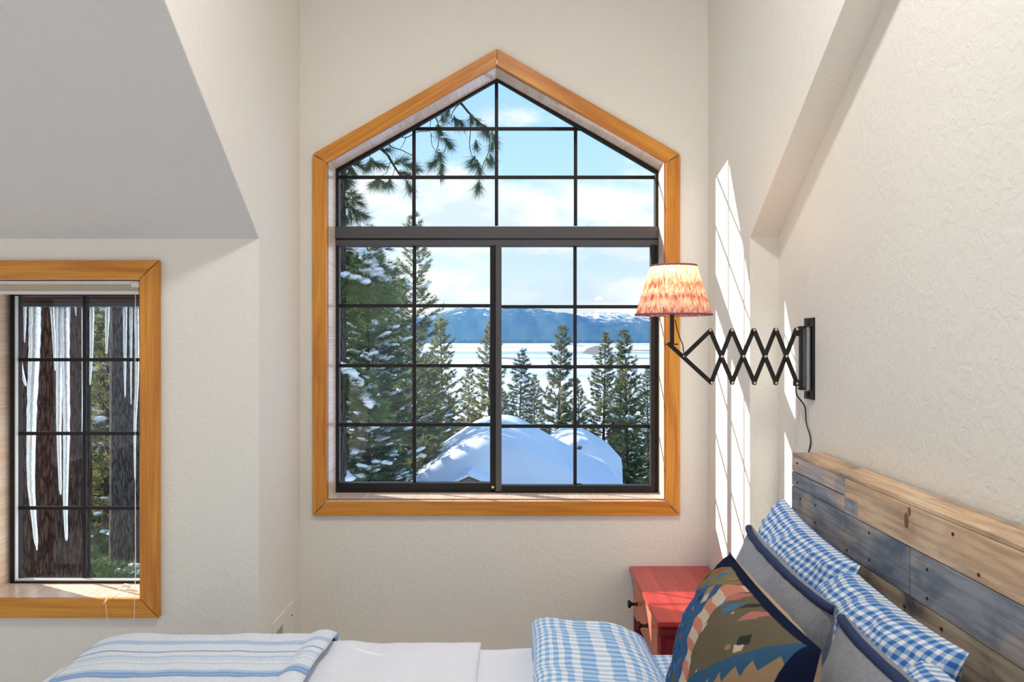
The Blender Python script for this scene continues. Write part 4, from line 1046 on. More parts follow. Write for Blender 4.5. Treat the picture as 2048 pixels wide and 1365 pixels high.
ridge('mountain', [(1040, 690), (1110, 650), (1150, 636), (1185, 629), (1205, 627), (1230, 630), (1262, 634), (1300, 635), (1345, 641), (1420, 648), (1560, 640), (1760, 632), (1960, 645), (2250, 638), (2600, 655), (2900, 690)], 5600, 2900,
      'lower snow-topped mountain at the right of the view, behind the tall pines', 2, M['mountain_white'], -20)
ridge('mountain', [(1080, 690), (1130, 630), (1165, 625), (1210, 624.5), (1260, 629), (1320, 632), (1400, 650), (1440, 690)], 8800, 1500,
      'faint white far ridge showing above the saddle between the two mountains', 3, M['mountain_white'], 40)
# forest edge along the far shore
def shore():
    r = random.Random(8); mb = MB()
    for k in range(300):
        y = r.uniform(4700, 5100); px = r.uniform(780, 1380); x = X(px, y); zb_ = ground_z(x, y)-2; h = r.uniform(10, 24); w = r.uniform(12, 34)
        mb.add([(x-w, y, zb_), (x+w, y, zb_), (x+w*.5, y+w, zb_), (x-w*.5, y+w, zb_), (x-w*.3, y+w*.4, zb_+h*.8), (x+w*.35, y+w*.4, zb_+h)], [(0, 1, 5, 4), (1, 2, 5), (2, 3, 4, 5), (3, 0, 4), (3, 2, 1, 0)])
    o = mb.build('shoreline_forest', plain('far_forest', (.04, .06, .06), 1), kind='stuff'); tag(o, 'thin dark band of forest along the far shore below the mountains', 'forest', kind='stuff')
shore()
# creek bed and drift lines on the snowfield
M['mud'] = plain('wet_brown_meadow', (.20, .19, .18), .9, bscale=.05)
def patch(name, pts, label, cat):
    v = []
    for a, b in pts:
        # intersect the pixel ray with the ground
        lo, hi = 60.0, 9000.0
        for _ in range(60):
            m_ = (lo+hi)/2
            if Z(b, m_) > ground_z(X(a, m_), m_): lo = m_
            else: hi = m_
        v.append((X(a, lo), lo, ground_z(X(a, lo), lo)+.15))
    n = len(v)
    tris = tessellate_polygon([[Vector((p[0], p[1], 0)) for p in v]])
    vs = v+[(p[0], p[1], p[2]-.4) for p in v]
    f = [tuple(t) for t in tris]+[(i, (i+1) % n, (i+1) % n+n, i+n) for i in range(n)]
    o = mesh_obj(name, vs, f, M['mud']); tag(o, label, cat)
patch('creek_bank', [(1164, 706), (1176, 697), (1192, 692), (1204, 693), (1202, 702), (1192, 711), (1176, 709)], 'grey-brown bare bank in the middle of the snowfield', 'bank')
patch('creek', [(1010, 681.6), (1080, 684), (1140, 688.5), (1168, 693), (1166, 694), (1136, 689.8), (1078, 685.2), (1010, 682.8)], 'thin dark creek line crossing the upper snowfield', 'creek')
patch('creek', [(1190, 712), (1240, 715), (1310, 717), (1310, 719), (1240, 717), (1190, 713.5)], 'dark creek line right of the bare bank', 'creek')
patch('creek', [(1255, 700), (1320, 700.5), (1320, 703), (1290, 702.5), (1255, 701.5)], 'short dark creek line behind the rightmost pine', 'creek')
patch('creek', [(995, 714), (1020, 716), (1060, 720), (1060, 722), (1030, 720), (995, 717)], 'dark drift line left of the central pine', 'creek')

# ---- haze over the valley
def haze():
    m = bpy.data.materials.new('valley_haze'); m.use_nodes = True; N = m.node_tree.nodes; L = m.node_tree.links; N.clear()
    o = N.new('ShaderNodeOutputMaterial'); s = N.new('ShaderNodeVolumeScatter'); s.inputs['Color'].default_value = (.10, .36, 1.0, 1); s.inputs['Density'].default_value = .00034
    L.new(s.outputs[0], o.inputs['Volume'])
    ob = MB().box(-5000, 5000, 3000, 5150, -60, 330).build('valley_haze', m); tag(ob, 'thin blue haze hanging over the valley in front of the mountains', 'haze', kind='stuff')
haze()

# ------------------------------------------------------------------ conifers
def tufts(P_, D_, rs, nb, L, W, spread, curl=0.0):
    """needle tufts: P_ (n,3) bases, D_ (n,3) directions -> triangles"""
    n = len(P_); P_ = np.repeat(P_, nb, 0); D_ = np.repeat(D_, nb, 0); m = n*nb
    D_ = D_/np.linalg.norm(D_, axis=1, keepdims=True)
    R = rs.normal(size=(m, 3)); R -= (R*D_).sum(1, keepdims=True)*D_; R /= np.linalg.norm(R, axis=1, keepdims=True)+1e-9
    ang = rs.uniform(.1, spread, size=(m, 1))
    d = D_*np.cos(ang)+R*np.sin(ang); ln = L*rs.uniform(.6, 1.15, size=(m, 1))
    S = np.cross(d, rs.normal(size=(m, 3))); S /= np.linalg.norm(S, axis=1, keepdims=True)+1e-9
    base = P_+D_*rs.uniform(-.5, .4, size=(m, 1))*L*.6
    tip = base+d*ln; tip[:, 2] -= curl*ln[:, 0]
    V = np.empty((m, 3, 3)); V[:, 0] = base-S*W/2; V[:, 1] = base+S*W/2; V[:, 2] = tip
    return V.reshape(-1, 3), np.arange(m*3).reshape(-1, 3)
ICO_V = None
def blob(mb, c, r, rs, sq=.5, ax=None):
    global ICO_V
    if ICO_V is None:
        b = bmesh.new(); bmesh.ops.create_icosphere(b, subdivisions=2, radius=1); b.verts.ensure_lookup_table()
        ICO_V = (np.array([v.co[:] for v in b.verts]), [tuple(v.index for v in f.verts) for f in b.faces]); b.free()
    V, Fc = ICO_V
    s = np.array([r*rs.uniform(.8, 1.3), r*rs.uniform(.8, 1.3), r*sq])
    k = 1+.22*np.sin(V[:, 0]*3+rs.uniform(0, 6))*np.cos(V[:, 1]*4+rs.uniform(0, 6))
    W_ = V*s*k[:, None]
    if ax is not None:
        a = math.atan2(ax[1], ax[0]); st = 1.3
        W_[:, 0] *= st; ca, sa = math.cos(a), math.sin(a)
        x, y = W_[:, 0].copy(), W_[:, 1].copy(); W_[:, 0] = x*ca-y*sa; W_[:, 1] = x*sa+y*ca; W_[:, 2] += x*ax[2]*.9
    mb.add((W_+np.array(c)).tolist(), Fc)

def conifer_data(h, rad, nbr, seed, tuft_L=.20, tuft_W=.022, nb=9, per=16, bare=.12, upturn=.25, droop=-.05, snow=.15, snow_r=.13, expo=.9, trunk_r=.14, gaps=.0):
    """returns (trunk MB, needles V,T, snow MB) with the base at the origin"""
    rs = np.random.RandomState(seed); tr = MB()
    lean_ = rs.normal(size=2)*.02
    pts = [(lean_[0]*h*(i/8)**1.5, lean_[1]*h*(i/8)**1.5, h*i/8) for i in range(9)]
    tr.tube(pts, [max(.012, trunk_r*(1-i/8)**.85) for i in range(9)], 8)
    Ps, Ds = [], []; sn = MB(); ns_ = 0
    for k in range(nbr):
        t = bare+(1-bare)*(k+rs.uniform(0, 1))/nbr
        if rs.uniform() < gaps: continue
        z = h*t; L_ = rad*((1-t)**expo*.97+.03)*rs.uniform(.6, 1.15)
        a = k*2.399+rs.uniform(-.5, .5); ca, sa = math.cos(a), math.sin(a)
        b0 = np.array([lean_[0]*h*t**1.5, lean_[1]*h*t**1.5, z])
        el0 = droop+(upturn+.25)*t*t; q = []
        for i in range(6):
            s = i/5; q.append(b0+np.array([ca*L_*s, sa*L_*s, L_*(el0*s+upturn*s*s*.8)]))
        if L_ > .25: tr.tube([tuple(p) for p in q], [max(.004, .02*L_/rad*trunk_r/.14*(1-i/6)+.004) for i in range(6)], 4)
        m = max(3, int(per*L_/rad+2))
        for i in range(m):
            s = .18+.82*(i+rs.uniform(0, 1))/m; j = min(4, int(s*5)); f_ = s*5-j
            p = q[j]*(1-f_)+q[j+1]*f_
            side = rs.choice([-1, 1]); w = L_*.34*(1-.65*s)*rs.uniform(.1, 1.0)
            d = np.array([ca*.8-sa*side*.7, sa*.8+ca*side*.7, upturn*.9+.12+.2*t])
            tp = p+np.array([-sa*side*w+ca*w*.5, ca*side*w+sa*w*.5, w*.08+rs.normal()*.03])
            Ps.append(tp); Ds.append(d)
            if w > .12:
                Ps.append(p*.5+tp*.5); Ds.append(d)
            if rs.uniform() < snow: blob(sn, tp+np.array([0, 0, tuft_L*.28]), snow_r*rs.uniform(.4, 1.15), rs, .38, d/np.linalg.norm(d))
    Ps.append(np.array([pts[-1][0], pts[-1][1], h])); Ds.append(np.array([0, 0, 1.]))
    V, T = tufts(np.array(Ps), np.array(Ds), rs, nb, tuft_L, tuft_W, 1.0)
    return tr, V, T, sn
class TreeKind:
    def __init__(s, mat, bark='bark_grey', **k):
        s.h = k['h']; tr, V, T, sn = conifer_data(**k)
        s.trunk = bpy.data.meshes.new('trunk'); s.trunk.from_pydata(tr.v, [], tr.f); s.trunk.polygons.foreach_set('use_smooth', [True]*len(s.trunk.polygons)); s.trunk.materials.append(M[bark])
        o = fast_mesh('foliage', V, T, M[mat]); s.fol = o.data; bpy.data.objects.remove(o)
        s.snow = None
        if sn.v:
            s.snow = bpy.data.meshes.new('branch_snow'); s.snow.from_pydata(sn.v, [], sn.f); s.snow.polygons.foreach_set('use_smooth', [True]*len(s.snow.polygons)); s.snow.materials.append(M['snow'])
    def place(s, px, ytop, y, label, rot=0, group=None, sc=None, base=None):
        top = Z(ytop, y); x = X(px, y)
        g = ground_z(x, y)-.3 if base is None else base
        k = sc or (top-g)/s.h; z = top-s.h*k
        r = empty('conifer', (x, y, z), label, 'tree', group)
        r.scale = (k, k, k) if sc else ((top-g)/s.h*.0+k, k, k); r.rotation_euler = (0, 0, rot)
        for nm, me, kd in (('trunk', s.trunk, None), ('foliage', s.fol, 'stuff'), ('branch_snow', s.snow, 'stuff')):
            if me is None: continue
            c = bpy.data.objects.new(nm, me); COL.objects.link(c); c.parent = r; tag(c, kind=kd)
        return r
K1 = TreeKind('needles', h=12, rad=1.9, nbr=170, seed=11, per=32, snow=.02, gaps=.10, upturn=.35, tuft_L=.19, tuft_W=.032, nb=13, trunk_r=.13, expo=.7)
K2 = TreeKind('needles', h=12, rad=2.4, nbr=190, seed=12, per=38, snow=.02, upturn=.25, tuft_L=.18, tuft_W=.028, nb=13, trunk_r=.15, expo=.8, bark='bark')
K3 = TreeKind('needles_sun_tint', h=12, rad=2.4, nbr=190, seed=13, per=38, snow=.02, upturn=.3, tuft_L=.17, tuft_W=.028, nb=13, trunk_r=.13, expo=.8)
K4 = TreeKind('needles_dark', h=12, rad=2.6, nbr=200, seed=14, per=42, snow=.16, upturn=.1, droop=-.1, tuft_L=.18, tuft_W=.028, nb=13, trunk_r=.15, expo=.85, snow_r=.12)
GT = 'conifers on the slope below the house'
K1.place(1105, 656, 27, 'tall slim pine in the centre of the right sliding pane', 0, GT)
K2.place(1203, 668, 31, 'pine with a pointed top left of the rightmost pair, before the bare bank', 1, GT)
K1.place(1259, 663, 27, 'slender pine nearest the right edge of the big window', 2.1, GT)
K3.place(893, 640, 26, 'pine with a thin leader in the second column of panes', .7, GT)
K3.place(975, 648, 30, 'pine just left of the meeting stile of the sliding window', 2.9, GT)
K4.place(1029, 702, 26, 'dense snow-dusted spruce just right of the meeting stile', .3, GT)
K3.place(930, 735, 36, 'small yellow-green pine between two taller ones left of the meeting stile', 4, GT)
K2.place(1066, 752, 38, 'low pine between the snowy spruce and the tall slim pine', 1.9, GT)
K1.place(1165, 762, 40, 'low pine behind the vertical bar of the right sliding pane', 3.9, GT)
K2.place(1298, 738, 34, 'pine half hidden behind the right edge of the window frame', 5, GT)
K4.place(1232, 752, 33, 'dark pine between the two tall pines at the right', 5.5, GT)
K2.place(858, 712, 33, 'pine close behind the left vertical bar of the sliding pane', 2.2, GT)
K3.place(1130, 800, 33, 'low bushy pine behind the right-hand snowy roof', 1.2, GT)
K2.place(1000, 780, 32, 'low pine behind the peak of the nearer snowy roof', .2, GT)
K4.place(905, 800, 24, 'low dark pine above the left slope of the nearer snowy roof', 3.3, GT)
# nearer, denser trees at the left of the window
K5 = TreeKind('needles_dark', h=13, rad=2.1, nbr=300, seed=21, per=56, snow=.10, upturn=.16, droop=-.12, tuft_L=.15, tuft_W=.016, nb=12, trunk_r=.13, expo=.6, snow_r=.11)
K6 = TreeKind('needles', h=13, rad=1.6, nbr=190, seed=22, per=34, snow=.02, upturn=.40, tuft_L=.15, tuft_W=.018, nb=12, trunk_r=.11, expo=.55, gaps=.15, bark='bark')
GN = 'dense snowy conifers at the left of the big window'
K6.place(822, 437, 17.5, 'conifer with a bare leader and upswept branches behind the left vertical bar', .4, GN)
K5.place(737, 455, 13.5, 'dense dark fir with snow pads, left column of panes', 0, GN)
K5.place(795, 560, 20, 'dark fir behind the upswept conifer, filling the lower left panes', 2, GN)
K5.place(690, 500, 16, 'dark fir partly hidden by the left edge of the window frame', 4, GN)
K3.place(760, 640, 26, 'sun-tinted yellow pine glimpsed between the dark firs at the left', 1, GN)
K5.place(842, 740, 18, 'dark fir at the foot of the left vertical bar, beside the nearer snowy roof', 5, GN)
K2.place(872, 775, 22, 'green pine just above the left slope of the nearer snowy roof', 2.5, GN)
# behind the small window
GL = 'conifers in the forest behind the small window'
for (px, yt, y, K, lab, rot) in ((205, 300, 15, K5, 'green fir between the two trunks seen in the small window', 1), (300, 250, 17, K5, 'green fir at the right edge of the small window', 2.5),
        (120, 280, 21, K5, 'fir behind the great trunk in the small window', 4), (250, 420, 24, K3, 'sun-tinted fir far back in the small window', .5), (30, 380, 19, K5, 'fir at the left edge of the small window', 3),
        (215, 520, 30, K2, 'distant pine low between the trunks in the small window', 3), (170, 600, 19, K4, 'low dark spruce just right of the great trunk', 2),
        (205, 380, 13.0, K3, 'near sun-tinted fir between the two trunks of the small window', 5), (240, 640, 27, K3, 'small sun-tinted fir low behind the slimmer trunk', 1.4), (290, 560, 22, K3, 'sun-tinted fir beyond the right edge of the small window', 4.4)):
    K.place(px, yt, y, lab, rot, GL)

# ---- great trunks
def trunk_tree(px, half, y, label, zt, mat, seed, flare=.0):
    x = X(px, y); r = half/F*y; zb_ = ground_z(x, y)-.4
    root = empty('pine_tree', (x, y, zb_), label, 'tree')
    n = 48; m = 90; v = []
    for j in range(m+1):
        z = zb_+(zt-zb_)*j/m
        for i in range(n):
            a = 2*PI*i/n; rr = r*(1-.22*(z-zb_)/(zt-zb_))*(1+flare*math.exp(-(z-zb_)/.5))
            q = Vector((math.cos(a)*3.2+seed, math.sin(a)*3.2, z*.9))
            rr *= 1+.05*fbm(q, 1.2)+.035*abs(noise.noise(Vector((math.cos(a)*9, math.sin(a)*9, z*1.6+seed))))
            v.append((x+rr*math.cos(a), y+rr*math.sin(a), z))
    f = [(j*n+i, j*n+(i+1) % n, (j+1)*n+(i+1) % n, (j+1)*n+i) for j in range(m) for i in range(n)]+[tuple(range(m*n, m*n+n))]
    mesh_obj('trunk', v, f, M[mat], root, True)
    return root
big = trunk_tree(93, 84, 7.2, 'great red-brown pine trunk filling the left half of the small window', 9.5, 'bark', 1, .15)
sec = trunk_tree(250, 30, 10.5, 'slimmer grey pine trunk at the right of the small window', 11, 'bark_grey', 6, .1)
rs = np.random.RandomState(2)
def crown(root, x, y, z0, z1, rad, n, seed, mat='needles_pine'):
    """high crown of the trunk tree above the frame: boughs and needles"""
    rs = np.random.RandomState(seed); mb = MB(); Ps, Ds = [], []
    for k in range(n):
        t = k/n; z = z0+(z1-z0)*t; L_ = rad*(1-.75*t)*rs.uniform(.7, 1.1); a = k*2.4
        q = [np.array([x+math.cos(a)*L_*s, y+math.sin(a)*L_*s, z+L_*(.25*s-.15*s*s)]) for s in np.linspace(0, 1, 6)]
        mb.tube([tuple(p) for p in q], [.04*(1-i/6.5) for i in range(6)], 5)
        for i in range(26):
            s = rs.uniform(.3, 1); j = min(4, int(s*5)); p = q[j]+(q[j+1]-q[j])*(s*5-j)+rs.normal(size=3)*.22*L_*.3
            Ps.append(p); Ds.append(np.array([math.cos(a), math.sin(a), .5])+rs.normal(size=3)*.3)
    o = mb.build('bough', M['bark_grey']); o.parent = root; o.matrix_parent_inverse = Matrix.Translation(root.location).inverted(); o['kind'] = 'stuff'
    V, T = tufts(np.array(Ps), np.array(Ds), rs, 26, .19, .008, 1.2)
    o = fast_mesh('foliage', V, T, M[mat], kind='stuff'); o.parent = root; o.matrix_parent_inverse = Matrix.Translation(root.location).inverted()
crown(big, big.location.x, 7.2, 6.2, 10.5, 1.7, 26, 31)
crown(sec, sec.location.x, 10.5, 6.5, 12.0, 1.8, 26, 32)

# ---- the pine beside the big window with hanging boughs
YP = 9.0
pine = trunk_tree(662, 33, YP, 'pine beside the big window with long-needled boughs hanging across its upper panes', 8.5, 'bark_grey', 3, .1)
pw = Matrix.Translation(pine.location)
def ppart(o): o.parent = pine; o.matrix_parent_inverse = pw.inverted(); return o
boughs = [
 ([(835,150,-.9),(880,172,-.6),(905,195,-.3),(921,206,-.2),(938,226,0),(952,240,.1),(972,254,.2),(992,262,.3)], .020, .007),
 ([(921,206,-.2),(910,217,-.15),(903,232,-.1),(906,243,-.1)], .007, .003),
 ([(940,228,0),(941,260,.05),(939,290,.05),(944,312,.05),(955,330,.05)], .006, .003),
 ([(972,254,.2),(979,280,.2),(977,305,.2),(968,325,.2),(962,345,.2),(956,372,.2)], .006, .003),
 ([(850,190,-.5),(868,228,-.2),(876,246,0),(880,262,0),(876,290,0),(872,305,0),(868,322,.0)], .009, .003),
 ([(862,238,0),(860,258,.1),(866,275,.1),(880,268,.1)], .004, .002),
 ([(862,268,.1),(864,290,.1),(874,305,.1),(880,318,.1),(882,340,.1)], .004, .002),
 ([(672,352,0),(700,330,-.1),(728,306,-.2),(752,296,-.2),(762,298,-.2),(775,310,-.2),(782,322,-.1),(790,335,0),(800,350,.1),(811,358,.1)], .024, .008),
 ([(782,322,-.1),(776,336,-.1),(774,345,-.1),(766,350,-.1),(755,356,-.1)], .005, .002),
 ([(790,335,0),(786,350,0),(780,362,0)], .005, .002),
 ([(811,358,.1),(812,370,.1)], .004, .002),
 ([(740,262,-.4),(773,285,-.3),(785,295,-.3),(802,300,-.3),(818,308,-.3),(830,312,-.3)], .008, .003),
 ([(790,270,-.5),(812,275,-.5),(835,264,-.5),(855,263,-.4),(868,256,-.4)], .006, .003),
 ([(812,275,-.5),(806,290,-.5),(800,298,-.5)], .004, .002),
 ([(678,330,0),(700,326,.1),(720,331,.1),(745,330,.1)], .008, .003),
 ([(736,300,-.2),(740,315,-.1),(744,326,0),(756,331,0)], .006, .002),
 ([(676,395,0),(690,385,.2),(705,392,.2),(716,410,.2)], .012, .004),
 ([(676,430,0),(692,415,-.2),(708,420,-.2),(722,428,-.2)], .012, .004),
]
for path, r0, r1 in boughs:
    pts = smooth_path([P(a, b, YP+d) for a, b, d in path], 5); n = len(pts)
    ppart(MB().tube(pts, [r0+(r1-r0)*i/(n-1) for i in range(n)], 6).build('bough', M['bark_grey'], smooth=True))
tuft_px = [(944,236,.1,(0,-1)),(955,243,.1,(.4,-1)),(966,256,.2,(.2,-1)),(975,262,.2,(0,-1)),(985,268,.3,(.3,-1)),(990,280,.3,(.2,-1)),(984,290,.25,(0,-1)),(910,238,-.1,(.3,-1)),(920,244,-.1,(.6,-.8)),
 (952,287,.05,(.1,-1)),(946,318,.05,(-.6,-.8)),(955,326,.05,(.2,-1)),(959,340,.05,(.1,-1)),(982,315,.2,(.2,-1)),(977,322,.2,(.5,-.8)),(958,368,.2,(0,-1)),(955,374,.2,(-.1,-1)),(950,330,.1,(-1,-.4)),
 (876,255,0,(.1,-1)),(882,266,0,(.2,-1)),(890,279,0,(.9,-.9)),(896,288,.0,(.6,-.8)),(880,310,.05,(.2,-1)),(872,322,0,(-.7,-.7)),(884,330,.05,(0,-1)),(882,345,.1,(.1,-1)),(878,305,.1,(0,-1)),(866,326,0,(-.5,-.8)),
 (806,322,0,(.5,.2)),(812,330,0,(.9,-.3)),(822,330,.1,(1,-.2)),(800,345,.1,(.9,-.3)),(812,348,.1,(1,-.6)),(830,338,.1,(.9,-.2)),(815,368,.1,(.3,-1)),(820,376,.1,(.4,-1)),(780,364,0,(.2,-1)),(773,368,0,(-.6,-.8)),(755,362,-.1,(-.2,-1)),(748,366,-.1,(-.6,-.7)),(758,360,0,(.6,-.6)),
 (742,322,0,(-.3,-1)),(750,326,0,(.6,-.5)),(760,330,0,(.8,-.2)),(738,330,.1,(-.3,-.9)),(700,322,.1,(.3,.6)),(710,328,.1,(.8,.1)),(698,335,.1,(.2,-.8)),(690,325,.1,(0,.8)),(720,333,.1,(.8,-.4)),(705,340,.1,(.3,-1)),
 (690,380,.2,(.5,.5)),(700,388,.2,(.7,.2)),(712,395,.2,(.8,.1)),(718,405,.2,(.7,-.4)),(706,400,.2,(0,-1)),(696,410,.1,(.3,-.4)),(705,418,-.1,(.4,-.5)),(716,424,-.2,(.7,-.4)),(724,430,-.2,(.7,-.3)),(700,428,-.2,(.1,-1)),(712,430,-.2,(.2,-1)),(690,400,.1,(.3,.2)),(692,436,-.1,(.2,-1)),(688,350,.1,(.6,-.3)),(694,362,.1,(.7,-.2)),(686,372,.1,(.5,.2)),
 (880,150,-.6,(.2,-1)),(900,170,-.4,(.3,-1)),(720,290,-.2,(0,1)),(758,290,-.2,(.3,.8)),(770,300,-.2,(.8,.1)),(793,325,-.1,(.7,.5)),(885,235,0,(.1,-.6)),(896,222,-.1,(-.4,-1))]
Ps = np.array([P(a, b, YP+d)[:] for a, b, d, _ in tuft_px]); Ds = np.array([(q[0], rs.uniform(-.3, .3), q[1]) for *_, q in tuft_px])
V, T = tufts(Ps, Ds, rs, 120, .15, .0052, 1.2, .10)
ppart(fast_mesh('foliage', V, T, M['needles_pine'], kind='stuff'))
sn = MB(); r2 = np.random.RandomState(9)
for (a, b, d) in ((958,240,.1),(970,252,.2),(985,260,.3),(884,252,0),(884,306,.05),(885,278,0)):
    blob(sn, P(a, b-3, YP+d), .035, r2, .4)
ppart(sn.build('branch_snow', M['snow'], smooth=True, kind='stuff'))
# lower, snow-laden boughs of the same pine
Ps, Ds = [], []; sn = MB(); br = MB()
def snowbough(path, wid, snow_line):
    pts = smooth_path([P(a, b, YP+d) for a, b, d in path], 8)
    br.tube(pts, [.02*(1-i/len(pts))+.004 for i in range(len(pts))], 5)
    for i, p in enumerate(pts):
        for k in range(5):
            off = Vector(r2.normal(size=3)*wid); off.z = -abs(off.z)*1.0
            Ps.append((p+off)[:]); Ds.append((off+Vector((.3, 0, .1)))[:])
        for k in range(2 if snow_line else 0):
            blob(sn, p+Vector((r2.normal()*.02, r2.normal()*.04-.03, .035)), .055*r2.uniform(.6, 1.3), r2, .5)
snowbough([(672,488,.3),(700,498,.3),(725,515,.3),(745,535,.3),(762,556,.3),(768,568,.3)], .16, True)
snowbough([(672,560,.0),(690,556,.0),(710,562,.0),(726,570,.0)], .14, True)
snowbough([(735,548,.3),(748,562,.3),(756,578,.3)], .08, True)
snowbough([(674,728,.0),(690,742,.0),(706,756,.0),(720,775,.0)], .10, True)
snowbough([(714,782,.1),(724,792,.1),(738,806,.1),(748,818,.1)], .08, True)
snowbough([(676,955,.1),(688,955,.1),(700,962,.1)], .04, True)
snowbough([(672,620,.4),(700,610,.4),(730,600,.4),(752,604,.4)], .14, False)
snowbough([(672,520,.4),(700,530,.4),(730,545,.4)], .17, False)
V, T = tufts(np.array(Ps), np.array(Ds)+1e-4, rs, 30, .11, .006, 1.1)
ppart(fast_mesh('foliage', V, T, M['needles_dark'], kind='stuff'))
ppart(sn.build('branch_snow', M['snow'], smooth=True, kind='stuff'))
ppart(br.build('bough', M['bark_grey'], smooth=True))

# ---- neighbouring roofs under thick snow
M['roof_snow'] = plain('roof_snow', (.80, .87, .96), .6, spec=.3, bump=.35, bscale=2.5)
M['cabin_wall'] = wood('brown_red_siding', (.22, .12, .09), (.34, .20, .15), axis=0)
M['shingle'] = plain('dark_shingle', (.10, .11, .13), .9, bump=.6, bscale=30)
def house(name, yc, prof, depth, wall_x, zr_drop, label, snow_th):
    """prof: snow outline in pixels at depth yc (near end); extruded away with rounded ends"""
    x0, x1 = X(prof[0][0], yc), X(prof[-1][0], yc)
    root = empty(name, ((x0+x1)/2, yc, ground_z(0, yc)), label, 'house')
    px = [p[0] for p in prof]; py = [p[1] for p in prof]
    nu, nv = 60, 24; v = []
    for j in range(nv+1):
        t = j/nv; y = yc+depth*t
        e = math.sqrt(max(0, 1-(1-t/.10)**2)) if t < .10 else (math.sqrt(max(0, 1-((t-.85)/.15)**2)) if t > .85 else 1)
        for i in range(nu+1):
            a = px[0]+(px[-1]-px[0])*i/nu
            zt = Z(np.interp(a, px, py), yc); zl = zt-snow_th
            w = .05*fbm(Vector((a*.011, y*.3, 2)), 1.0, 1)
            v.append((X(a, yc), y, zl+(snow_th+w)*e))
    f = [(j*(nu+1)+i, j*(nu+1)+i+1, (j+1)*(nu+1)+i+1, (j+1)*(nu+1)+i) for j in range(nv) for i in range(nu)]
    # underside + rim
    nb_ = len(v); v2 = [(p[0], p[1], Z(np.interp(px[0]+(px[-1]-px[0])*(k % (nu+1))/nu, px, py), yc)-snow_th-.02) for k, p in enumerate(v)]
    f2 = [tuple(q+nb_ for q in reversed(t)) for t in f]
    rim = []
    for i in range(nu): rim += [(i+1, i, i+nb_, i+1+nb_), (nv*(nu+1)+i, nv*(nu+1)+i+1, nv*(nu+1)+i+1+nb_, nv*(nu+1)+i+nb_)]
    for j in range(nv): rim += [(j*(nu+1), (j+1)*(nu+1), (j+1)*(nu+1)+nb_, j*(nu+1)+nb_), ((j+1)*(nu+1)+nu, j*(nu+1)+nu, j*(nu+1)+nu+nb_, (j+1)*(nu+1)+nu+nb_)]
    mesh_obj('snow_cover', v+v2, f+f2+rim, M['roof_snow'], root, True, kind=None)
    apex = min(range(len(prof)), key=lambda k: py[k])
    zs = [Z(b, yc)-snow_th-.03 for b in py]
    gable = [(X(a, yc), z) for a, z in zip(px, zs)]
    MB().prism(gable+[(x1, zs[-1]-.15), (X(px[apex], yc), zs[apex]-.18), (x0, zs[0]-.15)], yc+.15, yc+depth-.1).build('roof', M['shingle'], root)
    zg = ground_z(0, yc)-.5
    MB().prism([(x0+.5, zg), (x1-.5, zg), (x1-.5, zs[-1]-.15), (X(px[apex], yc), zs[apex]-.2), (x0+.5, zs[0]-.15)], yc+.5, yc+depth-.5).build('wall', M['cabin_wall'], root)
    return root
h1 = house('cabin', 15.5, [(780, 995), (822, 966), (860, 938), (900, 911), (930, 894), (960, 883), (985, 879), (1010, 880), (1035, 886), (1070, 902), (1105, 922), (1145, 945), (1190, 968), (1230, 985), (1270, 1000)], 6, 0, 0, 'nearer cabin roof under a smooth rounded mound of snow, small gable in front', 1.15)
h2 = house('cabin', 21, [(1080, 935), (1098, 912), (1118, 897), (1140, 884), (1160, 880), (1180, 883), (1205, 895), (1228, 909), (1243, 918), (1252, 928), (1253, 950), (1246, 962)], 4, 0, 0, 'farther cabin roof at the right with thick drifted snow and bare shingle spots', .75)
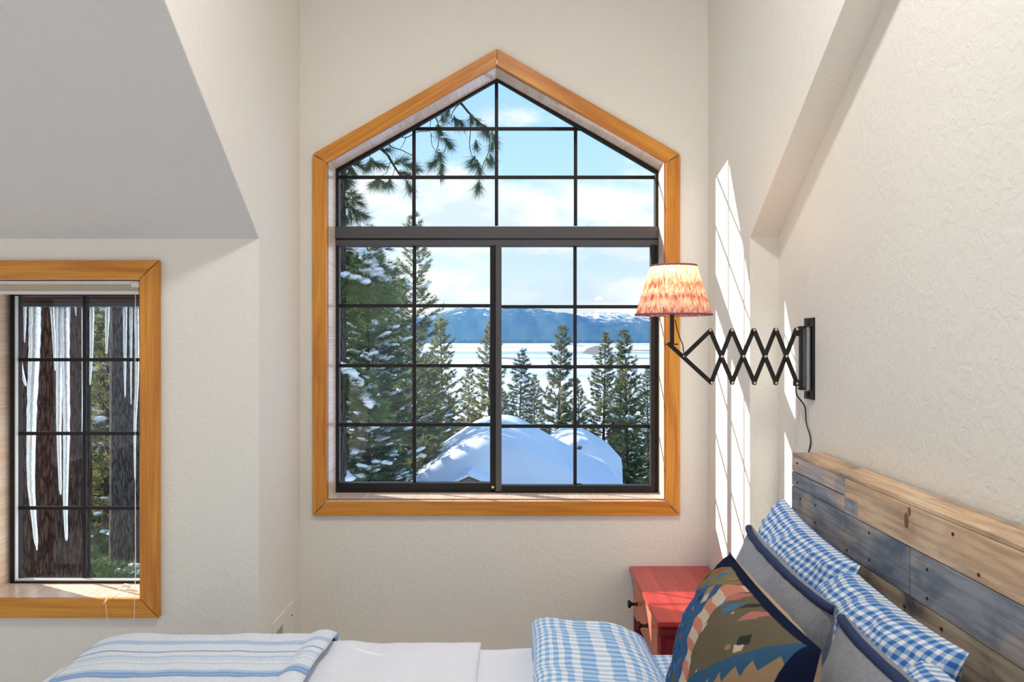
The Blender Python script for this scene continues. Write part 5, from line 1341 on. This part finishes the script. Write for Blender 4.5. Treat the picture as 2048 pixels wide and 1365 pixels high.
# small gable of the near cabin poking out below the snow
yg = 15.0; gr = h1
gp = [(X(888, yg), Z(985, yg)), (X(985, yg), Z(985, yg)), (X(985, yg), Z(970, yg)), (X(938, yg), Z(951, yg)), (X(888, yg), Z(972, yg))]
MB().prism(gp, yg, yg+.7).build('gable_wall', M['cabin_wall'], gr)
for a, b in (((938, 948), (992, 970)), ((938, 948), (884, 972))):
    p, q = P(*a, yg-.12), P(*b, yg-.12); th = .055
    MB().prism([(p.x, p.z), (q.x, q.z), (q.x, q.z-th), (p.x, p.z-th)], yg-.12, yg+.7).build('gable_snow', M['roof_snow'], gr, bevel=.01)
    MB().prism([(p.x, p.z-th), (q.x, q.z-th), (q.x, q.z-th-.03), (p.x, p.z-th-.03)], yg-.10, yg+.7).build('barge_board', M['fascia'], gr)
# bare shingle spots on the farther roof
for (a, b, w) in ((1131, 922, 8), (1141, 909, 5), (1149, 901, 4), (1124, 931, 6), (1115, 921, 4), (1158, 896, 5)):
    c = P(a, b, 20.96); mb = MB(); blob(mb, c, w/F*21, r2, .75); mb.build('shingle', M['shingle'], h2)
# low bushes at the foot of the small window
def bush(px, py, y, r, label, seed, mat):
    rs_ = np.random.RandomState(seed); c = P(px, py, y); root = empty('bush', (c.x, c.y, c.z-r), label, 'bush', 'bushes on the slope behind the small window')
    n = 420; D = rs_.normal(size=(n, 3)); D[:, 2] = abs(D[:, 2]); D /= np.linalg.norm(D, axis=1, keepdims=True)
    Pp = D*r*rs_.uniform(.25, 1, size=(n, 1))*np.array([1.2, 1, 1])
    V, T = tufts(Pp, D, rs_, 12, .12, .010, 1.2); o = fast_mesh('foliage', V, T, M[mat], root, kind='stuff')
    sn = MB()
    for k in range(14):
        d = D[k]; blob(sn, tuple(d*r*.95), .05*rs_.uniform(.5, 1.3), rs_, .5)
    o2 = sn.build('branch_snow', M['snow'], None, smooth=True, kind='stuff'); o2.parent = root
    tb = MB()
    for k in range(7): d = D[k+20]; tb.tube([(0, 0, -.8), tuple(d*r*.5), tuple(d*r*.9)], [.02, .012, .004], 5)
    o3 = tb.build('stem', M['bark_grey'], None); o3.parent = root
bush(190, 1120, 9.0, .42, 'round green bush beside the great trunk in the small window', 3, 'needles_dark')
bush(262, 1130, 10.0, .40, 'green bush under the slimmer trunk in the small window', 4, 'needles')
bush(215, 1060, 12.0, .55, 'taller bush between the trunks in the small window', 5, 'needles_dark')
